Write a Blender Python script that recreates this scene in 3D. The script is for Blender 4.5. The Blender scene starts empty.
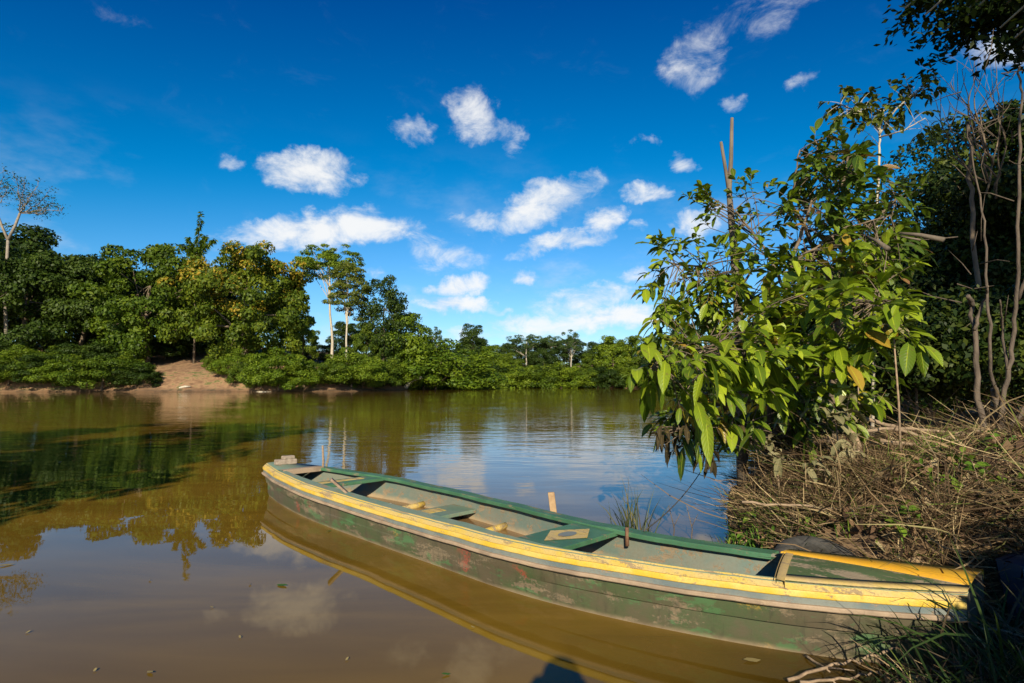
import bpy, math, random
import numpy as np

R = np.random.default_rng(7)
random.seed(7)
C = bpy.context.scene.collection
scene = bpy.context.scene
rad = math.radians

# ------------------------------------------------------------------ camera
F = 569.0
PITCH = math.atan((383 - 341.5) / F)
CZ = 1.5
cp, sp_ = math.cos(PITCH), math.sin(PITCH)


def ray(px, py):
    x = (px - 512) / F
    u = -(py - 341.5) / F
    return np.array([x, cp - u * sp_, sp_ + u * cp])


def at(px, py, Y):
    r = ray(px, py)
    return np.array([0, 0, CZ]) + r * (Y / r[1])


def onz(px, py, z=0.0):
    r = ray(px, py)
    return np.array([0, 0, CZ]) + r * ((z - CZ) / r[2])


cam_data = bpy.data.cameras.new('camera')
cam_data.sensor_width = 36
cam_data.lens = F / 1024 * 36
cam_data.clip_start = 0.02
cam_data.clip_end = 3000
cam = bpy.data.objects.new('camera', cam_data)
cam.location = (0, 0, CZ)
cam.rotation_euler = (math.pi / 2 + PITCH, 0, 0)
C.objects.link(cam)
scene.camera = cam


# ------------------------------------------------------------------ mesh helpers
class MB:
    def __init__(s):
        s.v, s.q, s.t, s.n = [], [], [], 0
        s.a = {}

    def add(s, v, q=None, t=None, **attr):
        v = np.asarray(v, float).reshape(-1, 3)
        s.v.append(v)
        if q is not None and len(q):
            s.q.append(np.asarray(q, int).reshape(-1, 4) + s.n)
        if t is not None and len(t):
            s.t.append(np.asarray(t, int).reshape(-1, 3) + s.n)
        for k, val in attr.items():
            s.a.setdefault(k, []).append((s.n, np.broadcast_to(np.asarray(val, float), (len(v),))))
        s.n += len(v)
        return s

    def grid(s, P, close=False, flip=False, **attr):
        P = np.asarray(P, float)
        m, n = P.shape[:2]
        i, j = np.meshgrid(np.arange(m - 1), np.arange(n if close else n - 1), indexing='ij')
        j2 = (j + 1) % n
        q = np.stack([i * n + j, i * n + j2, (i + 1) * n + j2, (i + 1) * n + j], -1).reshape(-1, 4)
        if flip:
            q = q[:, ::-1]
        return s.add(P.reshape(-1, 3), q, **attr)

    def tube(s, pts, rr, sides=7, **attr):
        pts = np.asarray(pts, float)
        n = len(pts)
        rr = np.broadcast_to(np.asarray(rr, float), (n,)).copy()
        T = np.gradient(pts, axis=0)
        T /= np.linalg.norm(T, axis=1, keepdims=True) + 1e-9
        up = np.array([0, 0, 1.0]) if abs(T[0][2]) < .85 else np.array([1.0, 0, 0])
        rings = []
        a = np.linspace(0, 2 * np.pi, sides, endpoint=False)
        for k in range(n):
            x = np.cross(up, T[k]); x /= np.linalg.norm(x) + 1e-9
            y = np.cross(T[k], x)
            up = y
            rings.append(pts[k] + rr[k] * (np.cos(a)[:, None] * x + np.sin(a)[:, None] * y))
        rings = [np.repeat(pts[:1], sides, 0)] + rings + [np.repeat(pts[-1:], sides, 0)]
        return s.grid(np.array(rings), close=True, flip=False, **attr)

    def box(s, c, ax, ay, az, **attr):
        c, ax, ay, az = map(lambda w: np.asarray(w, float), (c, ax, ay, az))
        v = [c + i * ax + j * ay + k * az for k in (-1, 1) for j in (-1, 1) for i in (-1, 1)]
        q = [(0, 2, 3, 1), (4, 5, 7, 6), (0, 1, 5, 4), (2, 6, 7, 3), (0, 4, 6, 2), (1, 3, 7, 5)]
        return s.add(v, q, **attr)

    def build(s, name, mat, parent=None, smooth=True, bevel=0, sharp=0):
        me = bpy.data.meshes.new(name)
        V = np.concatenate(s.v)
        if parent is not None:
            off = np.zeros(3)
            p = parent
            while p is not None:
                off += np.array(p.location)
                p = p.parent
            V = V - off
        q = np.concatenate(s.q) if s.q else np.zeros((0, 4), int)
        t = np.concatenate(s.t) if s.t else np.zeros((0, 3), int)
        me.vertices.add(len(V))
        me.vertices.foreach_set('co', V.astype(np.float32).ravel())
        me.loops.add(q.size + t.size)
        me.loops.foreach_set('vertex_index', np.concatenate([q.ravel(), t.ravel()]).astype(np.int32))
        me.polygons.add(len(q) + len(t))
        st = np.concatenate([np.arange(len(q)) * 4, q.size + np.arange(len(t)) * 3]).astype(np.int32)
        me.polygons.foreach_set('loop_start', st)
        me.polygons.foreach_set('use_smooth', np.full(len(q) + len(t), smooth))
        me.update(calc_edges=True)
        for k, chunks in s.a.items():
            arr = np.zeros(len(V), np.float32)
            for n0, val in chunks:
                arr[n0:n0 + len(val)] = val
            me.attributes.new(k, 'FLOAT', 'POINT').data.foreach_set('value', arr)
        if sharp:
            me.set_sharp_from_angle(angle=rad(sharp))
        me.materials.append(mat)
        o = bpy.data.objects.new(name, me)
        C.objects.link(o)
        if parent is not None:
            o.parent = parent
        if bevel:
            b = o.modifiers.new('bevel', 'BEVEL'); b.width = bevel; b.segments = 2; b.limit_method = 'ANGLE'
        return o


def thing(name, label, cat, loc=(0, 0, 0), group=None):
    o = bpy.data.objects.new(name, None)
    C.objects.link(o)
    o.location = tuple(float(k) for k in loc)
    o.empty_display_size = .2
    return tag(o, label, cat, group)


def tag(o, label, cat, group=None, kind=None):
    o['label'] = label
    o['category'] = cat
    if group:
        o['group'] = group
    if kind:
        o['kind'] = kind
    return o


def dup(root, loc, rz=0.0, scale=(1, 1, 1), label=None, group=None, cat=None, name=None):
    r = root.copy(); C.objects.link(r)
    r.location = tuple(float(k) for k in loc); r.rotation_euler = (0, 0, rz); r.scale = scale
    if name: r.name = name
    if label: r['label'] = label
    if cat: r['category'] = cat
    if 'group' in r.keys() and not group:
        del r['group']
    if group: r['group'] = group
    for ch in list(root.children):
        c = ch.copy(); C.objects.link(c); c.parent = r
        for g in ch.children:
            d = g.copy(); C.objects.link(d); d.parent = c
    return r


def nrm(v):
    v = np.asarray(v, float)
    return v / (np.linalg.norm(v, axis=-1, keepdims=True) + 1e-9)


# value noise (numpy) for terrain
_perm = np.random.default_rng(3).random((64, 64))


def vnoise(x, y):
    xi = np.floor(x).astype(int); yi = np.floor(y).astype(int)
    fx, fy = x - xi, y - yi
    fx = fx * fx * (3 - 2 * fx); fy = fy * fy * (3 - 2 * fy)
    g = lambda a, b: _perm[a % 64, b % 64]
    return (g(xi, yi) * (1 - fx) + g(xi + 1, yi) * fx) * (1 - fy) + (g(xi, yi + 1) * (1 - fx) + g(xi + 1, yi + 1) * fx) * fy - .5


# ------------------------------------------------------------------ materials
class NT:
    def __init__(s, name):
        s.m = bpy.data.materials.new(name)
        s.m.use_nodes = True
        s.t = s.m.node_tree
        s.t.nodes.clear()
        s.out = s.t.nodes.new('ShaderNodeOutputMaterial')

    def n(s, typ, **kw):
        nd = s.t.nodes.new('ShaderNode' + typ)
        for k, v in kw.items():
            if k.startswith('_'):
                setattr(nd, k[1:], v)
        for k, v in kw.items():
            if not k.startswith('_'):
                key = int(k[1:]) if k[0] == 'i' and k[1:].isdigit() else k.replace('__', ' ')
                s.set(nd.inputs[key], v)
        return nd

    def set(s, inp, v):
        if isinstance(v, bpy.types.NodeSocket):
            s.t.links.new(v, inp)
        elif isinstance(v, bpy.types.Node):
            s.t.links.new(v.outputs[0], inp)
        else:
            if isinstance(v, (tuple, list)) and len(v) == 3 and inp.type == 'RGBA':
                v = (*v, 1)
            inp.default_value = v

    def math(s, op, a, b=0.0, clamp=False):
        return s.n('Math', _operation=op, _use_clamp=clamp, i0=a, i1=b).outputs[0]

    def mix(s, f, a, b, blend='MIX'):
        nd = s.t.nodes.new('ShaderNodeMix')
        nd.data_type = 'RGBA'; nd.blend_type = blend
        s.set(nd.inputs[0], f); s.set(nd.inputs[6], a); s.set(nd.inputs[7], b)
        return nd.outputs[2]

    def ramp(s, f, stops):
        nd = s.n('ValToRGB', Fac=f)
        e = nd.color_ramp.elements
        while len(e) < len(stops): e.new(.5)
        for k, (p, c) in enumerate(stops):
            e[k].position = p
            e[k].color = (*c, 1) if len(c) == 3 else c
        return nd.outputs[0]

    def smooth(s, f, a, b):
        return s.n('MapRange', _interpolation_type='SMOOTHSTEP', Value=f, i1=a, i2=b, i3=0.0, i4=1.0).outputs[0]

    def noise(s, vec, scale, detail=4, rough=.55, dist=0.0):
        nd = s.n('TexNoise', Scale=scale, Detail=detail, Roughness=rough, Distortion=dist)
        if vec is not None: s.set(nd.inputs['Vector'], vec)
        return nd.outputs[0]

    def attr(s, name):
        return s.n('Attribute', _attribute_name=name).outputs['Fac']

    def bump(s, h, strength=.4, dist=.02):
        return s.n('Bump', Strength=strength, Distance=dist, Height=h).outputs[0]

    def bsdf(s, **kw):
        return s.n('BsdfPrincipled', **kw).outputs[0]

    def done(s, sh):
        s.set(s.out.inputs[0], sh)
        return s.m


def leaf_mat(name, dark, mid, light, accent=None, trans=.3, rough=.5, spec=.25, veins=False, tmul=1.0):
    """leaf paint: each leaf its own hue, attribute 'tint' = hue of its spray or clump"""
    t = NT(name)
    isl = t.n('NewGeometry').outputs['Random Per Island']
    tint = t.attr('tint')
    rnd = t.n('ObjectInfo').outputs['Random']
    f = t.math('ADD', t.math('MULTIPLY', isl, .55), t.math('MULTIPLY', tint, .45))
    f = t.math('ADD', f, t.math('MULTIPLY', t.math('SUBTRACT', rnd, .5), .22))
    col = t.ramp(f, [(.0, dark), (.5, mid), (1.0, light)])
    if accent:
        a = t.attr('accent')
        col = t.mix(t.math('MULTIPLY', t.smooth(a, .5, .6), t.math('ADD', t.math('MULTIPLY', isl, .6), .4)), col, accent)
    nor = None
    if veins:
        lv = t.attr('lv'); lu = t.attr('lu')
        rib = t.math('SUBTRACT', 1.0, t.smooth(t.math('ABSOLUTE', lv), .02, .11))
        side = t.math('SINE', t.math('MULTIPLY', t.math('SUBTRACT', lu, t.math('MULTIPLY', t.math('ABSOLUTE', lv), .16)), 70.0))
        col = t.mix(t.math('MULTIPLY', rib, .5), col, (light[0] * 1.3, light[1] * 1.25, light[2] * 1.3))
        sp = t.noise(t.n('TexCoord').outputs['Object'], 30, 4)
        col = t.mix(t.math('MULTIPLY', t.smooth(sp, .57, .68), .55), col, (.13, .095, .03))
        nor = t.bump(t.math('ADD', t.math('MULTIPLY', side, .5), t.math('MULTIPLY', rib, -1.2)), .35, .004)
    kw = dict(Base__Color=col, Roughness=rough, IOR=1.4)
    if nor is not None: kw['Normal'] = nor
    b = t.n('BsdfPrincipled', **kw)
    b.inputs['Specular IOR Level'].default_value = spec
    tc = t.mix(1.0, col, (1.25 * tmul, 1.35 * tmul, .45 * tmul), 'MULTIPLY')
    tr = t.n('BsdfTranslucent', Color=tc)
    return t.done(t.n('MixShader', Fac=trans, i1=b.outputs[0], i2=tr.outputs[0]).outputs[0])


def bark_mat(name, a, b, scale=14, stretch=.25, bump=.5):
    t = NT(name)
    co = t.n('TexCoord').outputs['Object']
    mp = t.n('Mapping', Vector=co, Scale=(1, 1, stretch)).outputs[0]
    n1 = t.noise(mp, scale, 6, .65)
    n2 = t.noise(co, scale * .25, 3)
    col = t.ramp(t.math('ADD', t.math('MULTIPLY', n1, .7), t.math('MULTIPLY', n2, .3)), [(.3, a), (.68, b)])
    return t.done(t.bsdf(Base__Color=col, Roughness=.9, Normal=t.bump(n1, bump, .02)))


BOAT_ANG = math.atan2(2.46 - 7.717, 1.762 + 3.196)


def paint_mat(name, base, under=(.26, .19, .12), wear=.5, scale=9, second=None, secamt=.5, stretch=.25, rough=.6, streak=.5, mud=None):
    """old brushed paint over wood: worn patches, second tone blotches, grain"""
    t = NT(name)
    co = t.n('TexCoord').outputs['Object']
    ro = t.n('Mapping', Vector=co, Rotation=(0, 0, -BOAT_ANG)).outputs[0]
    st = t.n('Mapping', Vector=ro, Scale=(stretch, 1, 1)).outputs[0]
    n1 = t.noise(st, scale, 8, .68)
    n2 = t.noise(ro, scale * .35, 5, .6)
    gr = t.noise(t.n('Mapping', Vector=ro, Scale=(.06, 1, 1)).outputs[0], scale * 9, 5, .7)
    col = base
    if second:
        col = t.mix(t.smooth(n2, .5 - .12 + (.5 - secamt) * .3, .5 + .14 + (.5 - secamt) * .3), base, second)
    fine = t.noise(ro, scale * 6, 6, .7)
    col = t.mix(t.math('MULTIPLY', t.smooth(fine, .35, .7), .28), col, tuple(.45 * k for k in under))
    w = t.math('ADD', t.math('MULTIPLY', n1, .75), t.math('MULTIPLY', fine, .25))
    th = .66 - wear * .22
    wmask = t.smooth(w, th, th + .05)
    ucol = t.ramp(gr, [(.3, tuple(.5 * k for k in under)), (.7, under)])
    col = t.mix(wmask, col, ucol)
    col = t.mix(t.math('MULTIPLY', t.smooth(gr, .58, .75), streak * .6), col, tuple(.35 * k for k in under))
    if name.startswith('weathered green hull'):
        sp1 = t.math('MULTIPLY', t.smooth(t.noise(ro, 2.1, 2), .66, .70), t.smooth(fine, .42, .55))
        col = t.mix(t.math('MULTIPLY', sp1, .8), col, (.26, .05, .03))
        sp2 = t.math('MULTIPLY', t.smooth(t.noise(t.n('Mapping', Vector=ro, Location=(7, 3, 1)).outputs[0], 1.7, 2), .66, .71), t.smooth(fine, .45, .56))
        col = t.mix(t.math('MULTIPLY', sp2, .8), col, (.42, .26, .03))
        dr = t.noise(t.n('Mapping', Vector=ro, Scale=(1, 1, .12)).outputs[0], 26, 4, .6)
        col = t.mix(t.math('MULTIPLY', t.smooth(dr, .52, .7), .45), col, (.03, .03, .018))
        gp = t.noise(t.n('Mapping', Vector=ro, Scale=(.35, 1, 1), Location=(2, 0, 5)).outputs[0], 6, 6, .7)
        col = t.mix(t.math('MULTIPLY', t.smooth(gp, .55, .62), .6), col, (.05, .14, .05))
    if mud:
        z = t.n('SeparateXYZ', Vector=co).outputs[2]
        m = t.math('ADD', z, t.math('MULTIPLY', t.math('SUBTRACT', n2, .5), mud[2]))
        col = t.mix(t.math('MULTIPLY', t.math('SUBTRACT', 1.0, t.smooth(m, mud[0], mud[1])), mud[4]), col, mud[3])
    h = t.math('SUBTRACT', t.math('MULTIPLY', gr, .4), t.math('MULTIPLY', wmask, .6))
    return t.done(t.bsdf(Base__Color=col, Roughness=t.math('ADD', t.math('MULTIPLY', wmask, .3), rough), Normal=t.bump(h, .35, .006)))


def flat_mat(name, a, b, scale=10, rough=.85, bump=.3):
    t = NT(name)
    co = t.n('TexCoord').outputs['Object']
    n1 = t.noise(co, scale, 6, .65)
    return t.done(t.bsdf(Base__Color=t.ramp(n1, [(.3, a), (.7, b)]), Roughness=rough, Normal=t.bump(n1, bump, .01)))


def blade_mat(name, stops, trans=.25, rough=.6):
    t = NT(name)
    isl = t.n('NewGeometry').outputs['Random Per Island']
    col = t.ramp(isl, stops)
    b = t.n('BsdfPrincipled', Base__Color=col, Roughness=rough)
    b.inputs['Specular IOR Level'].default_value = .2
    tr = t.n('BsdfTranslucent', Color=col)
    return t.done(t.n('MixShader', Fac=trans, i1=b.outputs[0], i2=tr.outputs[0]).outputs[0])


M = {}
M['bark'] = bark_mat('grey brown bark', (.05, .036, .024), (.2, .15, .1))
M['palebark'] = bark_mat('pale bark', (.22, .18, .13), (.55, .5, .4), 8, .5, .3)
M['reddishbark'] = bark_mat('tan bark', (.06, .048, .036), (.19, .15, .11), 10, .4)
M['driftwood'] = bark_mat('dry stick wood', (.12, .08, .05), (.36, .26, .17), 20, 1)
M['darkleaf'] = leaf_mat('dark forest leaf', (.010, .022, .004), (.030, .056, .008), (.075, .112, .013))
M['midleaf'] = leaf_mat('mid forest leaf', (.020, .046, .005), (.075, .12, .009), (.16, .20, .014))
M['lightleaf'] = leaf_mat('light forest leaf', (.035, .075, .006), (.105, .16, .010), (.20, .25, .016))
M['mangoleaf'] = leaf_mat('mango leaf', (.024, .05, .006), (.085, .125, .010), (.20, .22, .016), accent=(.40, .27, .03))
M['yellowleaf'] = leaf_mat('yellow green leaf', (.04, .07, .012), (.10, .125, .018), (.19, .19, .025))
M['olivleaf'] = leaf_mat('olive far leaf', (.025, .045, .012), (.05, .085, .02), (.09, .125, .03))
M['shadeleaf'] = leaf_mat('shade toned leaf', (.007, .015, .003), (.018, .036, .006), (.085, .105, .014), trans=.2)  # the wood's deep shade and sunlit patches are put into these leaf colours

# ------------------------------------------------------------------ terrain
SHORE = [(-400, -30), (-60, -8), (-14, -1.2), (-6, 0.7), (-3, 1.5), (-1.0, 1.95), (0.5, 2.15), (1.1, 2.45), (1.45, 2.75), (1.95, 2.85), (2.3, 3.0), (2.25, 3.5), (1.95, 4.1),
         (1.85, 4.8), (2.0, 5.4), (2.3, 6.2), (3.0, 8.0), (4.3, 9.8), (8.5, 13.5), (15, 20), (27, 34), (42, 58), (56, 90), (66, 130),
         (64, 160), (46, 166), (20, 170), (-3.5, 171), (-13, 166), (-19, 142), (-22, 116), (-29, 102), (-38, 98), (-60, 95.5),
         (-72, 96), (-90, 93), (-130, 90), (-400, 80)]
SH = np.array(SHORE, float)


def sdist(x, y):
    """signed distance to the river's edge, positive on land"""
    x = np.asarray(x, float); y = np.asarray(y, float)
    d = np.full(x.shape, 1e9)
    ins = np.zeros(x.shape, bool)
    P = SH
    n = len(P)
    for i in range(n):
        a, b = P[i], P[(i + 1) % n]
        ab = b - a
        if i < n - 1:
            t = np.clip(((x - a[0]) * ab[0] + (y - a[1]) * ab[1]) / (ab @ ab), 0, 1)
            d = np.minimum(d, np.hypot(x - a[0] - t * ab[0], y - a[1] - t * ab[1]))
        c = ((a[1] > y) != (b[1] > y))
        with np.errstate(divide='ignore', invalid='ignore'):
            xx = ab[0] * (y - a[1]) / (ab[1] if ab[1] else 1e-9) + a[0]
        ins ^= c & (x < xx)
    return np.where(ins, -d, d)


# boat plan (fitted): straight keel line plus a bend, half widths at gunwale and waterline
BA, BB = np.array([-3.196, 7.717]), np.array([1.762, 2.46])
BL = np.linalg.norm(BB - BA)
BT = (BB - BA) / BL
BN = np.array([-BT[1], BT[0]])
if BN[1] < 0: BN = -BN
KN = np.array([0, .08, .2, .4, .6, .8, .92, 1])
HWK = np.array([.133, .311, .476, .54, .488, .394, .352, .268])
WLK = np.array([.085, .265, .45, .525, .462, .345, .27, .19])


def herm(k, u):
    u = np.asarray(u, float)
    m = np.gradient(k, KN)
    i = np.clip(np.searchsorted(KN, u) - 1, 0, len(KN) - 2)
    h = KN[i + 1] - KN[i]
    q = (u - KN[i]) / h
    return k[i] * (2 * q ** 3 - 3 * q ** 2 + 1) + h * m[i] * (q ** 3 - 2 * q ** 2 + q) + k[i + 1] * (3 * q ** 2 - 2 * q ** 3) + h * m[i + 1] * (q ** 3 - q ** 2)


def rimz(u):
    u = np.asarray(u, float)
    return .362 + .073 * np.clip((.5 - u) / .5, 0, 1) ** 2 + .065 * np.clip((u - .4) / .6, 0, 1) ** 2


def bpt(u, w, z):
    """boat point: u along (0 bow .. 1 stern), w across in metres (+ far side), z height"""
    u, w, z = np.broadcast_arrays(np.asarray(u, float), np.asarray(w, float), np.asarray(z, float))
    c = BA + (BB - BA) * u[..., None]
    bend = .328 * 4 * u * (1 - u) + 1.014 * np.clip(u - .6, 0, 1) ** 2 / .16
    p = c + BN * (bend + w)[..., None]
    return np.concatenate([p, z[..., None]], -1)


def boat_clear(x, y):
    """distance outside the boat's footprint (0 inside)"""
    uu = np.linspace(0, 1, 60)
    c = bpt(uu, 0, 0)[:, :2]
    hw = herm(HWK, uu)
    d = np.full(np.shape(x), 1e9)
    for k in range(len(uu)):
        d = np.minimum(d, np.hypot(x - c[k, 0], y - c[k, 1]) - hw[k])
    return np.maximum(d, 0)


def sstep(x, a, b):
    t = np.clip((x - a) / (b - a), 0, 1)
    return t * t * (3 - 2 * t)


def ground_z(x, y):
    x = np.asarray(x, float); y = np.asarray(y, float)
    d = sdist(x, y)
    d = d + .25 * vnoise(x * .9, y * .9) * np.clip(np.abs(d) * 2, .15, 1) + np.where(y > 50, 2.4 * vnoise(x * .13, y * .13) + 1.0 * vnoise(x * .6, y * .6), 0)
    right = sstep(x, 1.2, 2.0) * sstep(y, 2.7, 3.5)
    H = .2 + .68 * right
    L = 1.2 - .25 * right
    far = sstep(y, 45, 75)
    left = far * (1 - sstep(x, -34, -16))
    H = H * (1 - far) + far * (2.2 + 3.8 * left)
    L = L * (1 - far) + far * (5 + 4 * left)
    dl = np.maximum(d, 0)
    z = H * (1 - np.exp(-dl / L))
    z = z + np.where(dl > 14, np.minimum((dl - 14) * .1, 6) * far + np.minimum((dl - 14) * .02, 1.5), 0)
    z = z + np.minimum(dl, 1) * (.26 * vnoise(x * 1.5, y * 1.5) + .11 * vnoise(x * 4.3 + 9, y * 4.3) + .05 * vnoise(x * 11.3 + 9, y * 11.3))
    wd = np.maximum(-d, 0)
    z = np.where(d < 0, -.9 * (1 - np.exp(-wd / np.where((x > .3) & (x < 2.2) & (y < 3.6), 3.6, 1.3))) - .015 * np.minimum(wd, 60), z)
    near = (np.abs(x) < 9) & (y < 12) & (y > -3)
    if np.any(near):
        bc = np.full(x.shape, 9.0)
        bc[near] = boat_clear(x[near], y[near])
        z = np.where(near, np.minimum(z, -.03 + .75 * bc), z)
    return z


def gz(x, y):
    return float(ground_z(np.array([x]), np.array([y]))[0])


def axis(lo, hi, step, a, b, grow=.03):
    mid = list(np.arange(lo, hi, step))
    up, s = [], step
    v = hi
    while v < b:
        up.append(v); s = step + (v - hi) * grow; v += s
    up.append(b)
    dn = []
    v = lo - step
    while v > a:
        dn.append(v); s = step + (lo - v) * grow; v -= s
    dn.append(a)
    return np.array(dn[::-1] + mid + up)


gx = axis(-4, 7, .08, -700, 700)
gy = axis(-1, 10, .08, -120, 1200)
X, Y = np.meshgrid(gx, gy, indexing='ij')
Z = ground_z(X, Y)

t = NT('bank soil')
co = t.n('TexCoord').outputs['Object']
n1 = t.noise(co, 1.2, 6, .6)
n2 = t.noise(co, 14, 6, .7)
n3 = t.noise(co, .12, 5, .6)
soil = t.ramp(n1, [(.3, (.10, .06, .035)), (.55, (.2, .125, .07)), (.75, (.30, .2, .11))])
soil = t.mix(t.math('MULTIPLY', t.smooth(n2, .45, .7), .5), soil, (.06, .04, .025))
farm = t.smooth(t.n('SeparateXYZ', Vector=co).outputs[1], 40, 70)
n4 = t.noise(co, .9, 6, .65)
dirt = t.ramp(t.math('ADD', t.math('MULTIPLY', n3, .45), t.math('MULTIPLY', n4, .55)), [(.36, (.10, .056, .028)), (.46, (.20, .11, .055)), (.53, (.31, .185, .095)), (.57, (.10, .11, .028)), (.7, (.06, .085, .02))])
dirt = t.mix(t.math('MULTIPLY', t.smooth(n4, .35, .6), t.math('SUBTRACT', 1.0, t.smooth(t.n('SeparateXYZ', Vector=co).outputs[2], .15, .8))), dirt, (.07, .042, .022))
soil = t.mix(farm, soil, dirt)
wet = t.smooth(t.n('SeparateXYZ', Vector=co).outputs[2], .1, .0)
soil = t.mix(t.math('SUBTRACT', 1.0, t.smooth(t.n('SeparateXYZ', Vector=co).outputs[2], .01, .10)), soil, t.mix(t.smooth(t.n('SeparateXYZ', Vector=co).outputs[2], -.03, .0), (.36, .19, .07), (.11, .055, .02)))
M['soil'] = t.done(t.bsdf(Base__Color=soil, Roughness=.95, Normal=t.bump(t.math('ADD', n2, n1), .8, .04)))
g = MB().grid(np.stack([X, Y, Z], -1), flip=True).build('ground', M['soil'])
g['kind'] = 'structure'

# water: silty river; where it is shallow the bed shows through
wx = axis(-4, 4.5, .12, -690, 690, .05)
wy = axis(.5, 10, .12, -110, 1100, .05)
X, Y = np.meshgrid(wx, wy, indexing='ij')
dep = np.maximum(-ground_z(X, Y), 0)
t = NT('silty river water')
co = t.n('TexCoord').outputs['Object']
depth = t.attr('depth')
yy = t.n('SeparateXYZ', Vector=co).outputs[1]
murk = t.math('SUBTRACT', 1.0, t.math('POWER', 2.718, t.math('MULTIPLY', depth, -5.5)))
silt = t.mix(t.smooth(t.math('ADD', t.math('MULTIPLY', t.noise(t.n('Mapping', Vector=co, Rotation=(0, 0, .5), Scale=(.35, 1.4, 1)).outputs[0], .9, 5, .6, .6), .7), t.math('MULTIPLY', t.noise(co, .25, 3), .3)), .35, .65), (.115, .068, .008), (.175, .105, .014))
calm = t.smooth(yy, 5.0, 16.0)
gust = t.smooth(t.noise(t.n('Mapping', Vector=co, Scale=(.05, .11, 1)).outputs[0], 1.0, 3), .35, .65)
rp1 = t.noise(t.n('Mapping', Vector=co, Scale=(.55, 1.5, 1), Rotation=(0, 0, .12)).outputs[0], 1.6, 3, .5, .4)
rp2 = t.noise(t.n('Mapping', Vector=co, Scale=(.5, 1.3, 1), Rotation=(0, 0, -.2)).outputs[0], 6.0, 3, .5)
rp3 = t.noise(co, .8, 2, .4)
h = t.math('ADD', t.math('MULTIPLY', rp1, .012), t.math('MULTIPLY', rp2, .0022))
h = t.math('MULTIPLY', h, t.math('MULTIPLY', t.math('ADD', t.math('MULTIPLY', calm, 1.0), .03), t.math('ADD', gust, .35)))
h = t.math('ADD', h, t.math('MULTIPLY', rp3, .004))
nor = t.n('Bump', Strength=1.0, Distance=1.0, Height=h).outputs[0]
body = t.n('MixShader', Fac=murk, i1=t.n('BsdfTransparent', Color=(.55, .36, .16)).outputs[0], i2=t.n('BsdfDiffuse', Color=silt).outputs[0]).outputs[0]
fr = t.n('Fresnel', IOR=1.28, Normal=nor).outputs[0]
gl = t.n('BsdfGlossy', Color=(1, 1, 1), Roughness=.015, Normal=nor).outputs[0]
M['water'] = t.done(t.n('MixShader', Fac=fr, i1=body, i2=gl).outputs[0])
w = MB().grid(np.stack([X, Y, 0 * X], -1), flip=True, depth=dep.ravel()).build('water', M['water'])
w['kind'] = 'structure'

# ------------------------------------------------------------------ foliage generators


def quads_leaves(c, n, size, aspect=.5, jit=.5, rng=R):
    """one folded-diamond leaf (a quad) per centre c, facing about n"""
    m = len(c)
    n = nrm(n + jit * rng.normal(size=(m, 3)))
    a = nrm(np.cross(n, rng.normal(size=(m, 3))))
    a = nrm(a + np.array([0, 0, -.35]))
    n = nrm(np.cross(a, np.cross(n, a)))
    b = np.cross(n, a)
    s = (size * (.6 + .8 * rng.random(m)))[:, None]
    v = np.stack([c - a * s * .5, c + b * s * aspect * .5 - n * s * .05 - a * s * .08, c + a * s * .5 - n * s * .1, c - b * s * aspect * .5 - n * s * .05 - a * s * .08], 1)
    return v.reshape(-1, 3), np.arange(4 * m).reshape(-1, 4)


def crown(mb, centre, radii, nclump, per, leaf, rng, low=-.5, crad=(.2, .34), accent=0, aspect=.55, flat=1.0, hollow=.5):
    centre = np.asarray(centre, float); radii = np.asarray(radii, float)
    k = 0
    cl = []
    while k < nclump:
        d = nrm(rng.normal(size=3))
        if d[2] < low: continue
        r = hollow + (1 - hollow) * rng.random() ** .6
        r *= 1 + .12 * rng.normal()
        cl.append((d, centre + d * radii * r)); k += 1
    for d, c in cl:
        rc = radii.mean() * rng.uniform(*crad)
        n = int(per * rng.uniform(.6, 1.4))
        dd = nrm(rng.normal(size=(n, 3)) + .55 * d + np.array([0, 0, .35]))
        rr = rc * (.55 + .5 * rng.random(n))[:, None]
        pos = c + dd * rr * np.array([1.15, 1.15, .8 * flat])
        v, q = quads_leaves(pos, dd + .35 * np.array([0, 0, 1]), leaf, aspect, .45, rng)
        tint = np.clip(rng.normal(.5, .22), 0, 1)
        acc = 1.0 if rng.random() < accent and d[2] > -.3 else 0.0
        mb.add(v, q, tint=tint, accent=np.repeat((rng.random(n) < .45) * acc, 4))
    return [c for d, c in cl]


def limbs(mb, base, tops, r0, rng, fork=.45, sides=8, trunk_top=None):
    """tapered trunk to a fork, then a curved limb to each target"""
    base = np.asarray(base, float)
    tt = np.asarray(trunk_top if trunk_top is not None else np.mean(tops, 0), float)
    n = 9
    tq = np.linspace(0, 1, n)[:, None]
    wob = rng.normal(size=(n, 3)) * np.array([1, 1, 0]) * r0 * .35
    wob[0] = 0
    p = base + (tt - base) * tq + wob
    rr = r0 * (1 - .6 * tq[:, 0])
    rr[0] *= 1.5; rr[1] *= 1.12
    mb.tube(p, rr, sides)
    for c in tops:
        i = rng.integers(int(n * fork), n)
        s = p[i]
        mid = s + (c - s) * .5 + np.array([0, 0, .12 * np.linalg.norm(c - s)]) + rng.normal(size=3) * .06 * np.linalg.norm(c - s)
        q = np.linspace(0, 1, 7)[:, None]
        b = (1 - q) ** 2 * s + 2 * q * (1 - q) * mid + q ** 2 * c
        mb.tube(b, np.linspace(rr[i] * .5, r0 * .05, 7), 5)


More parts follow.
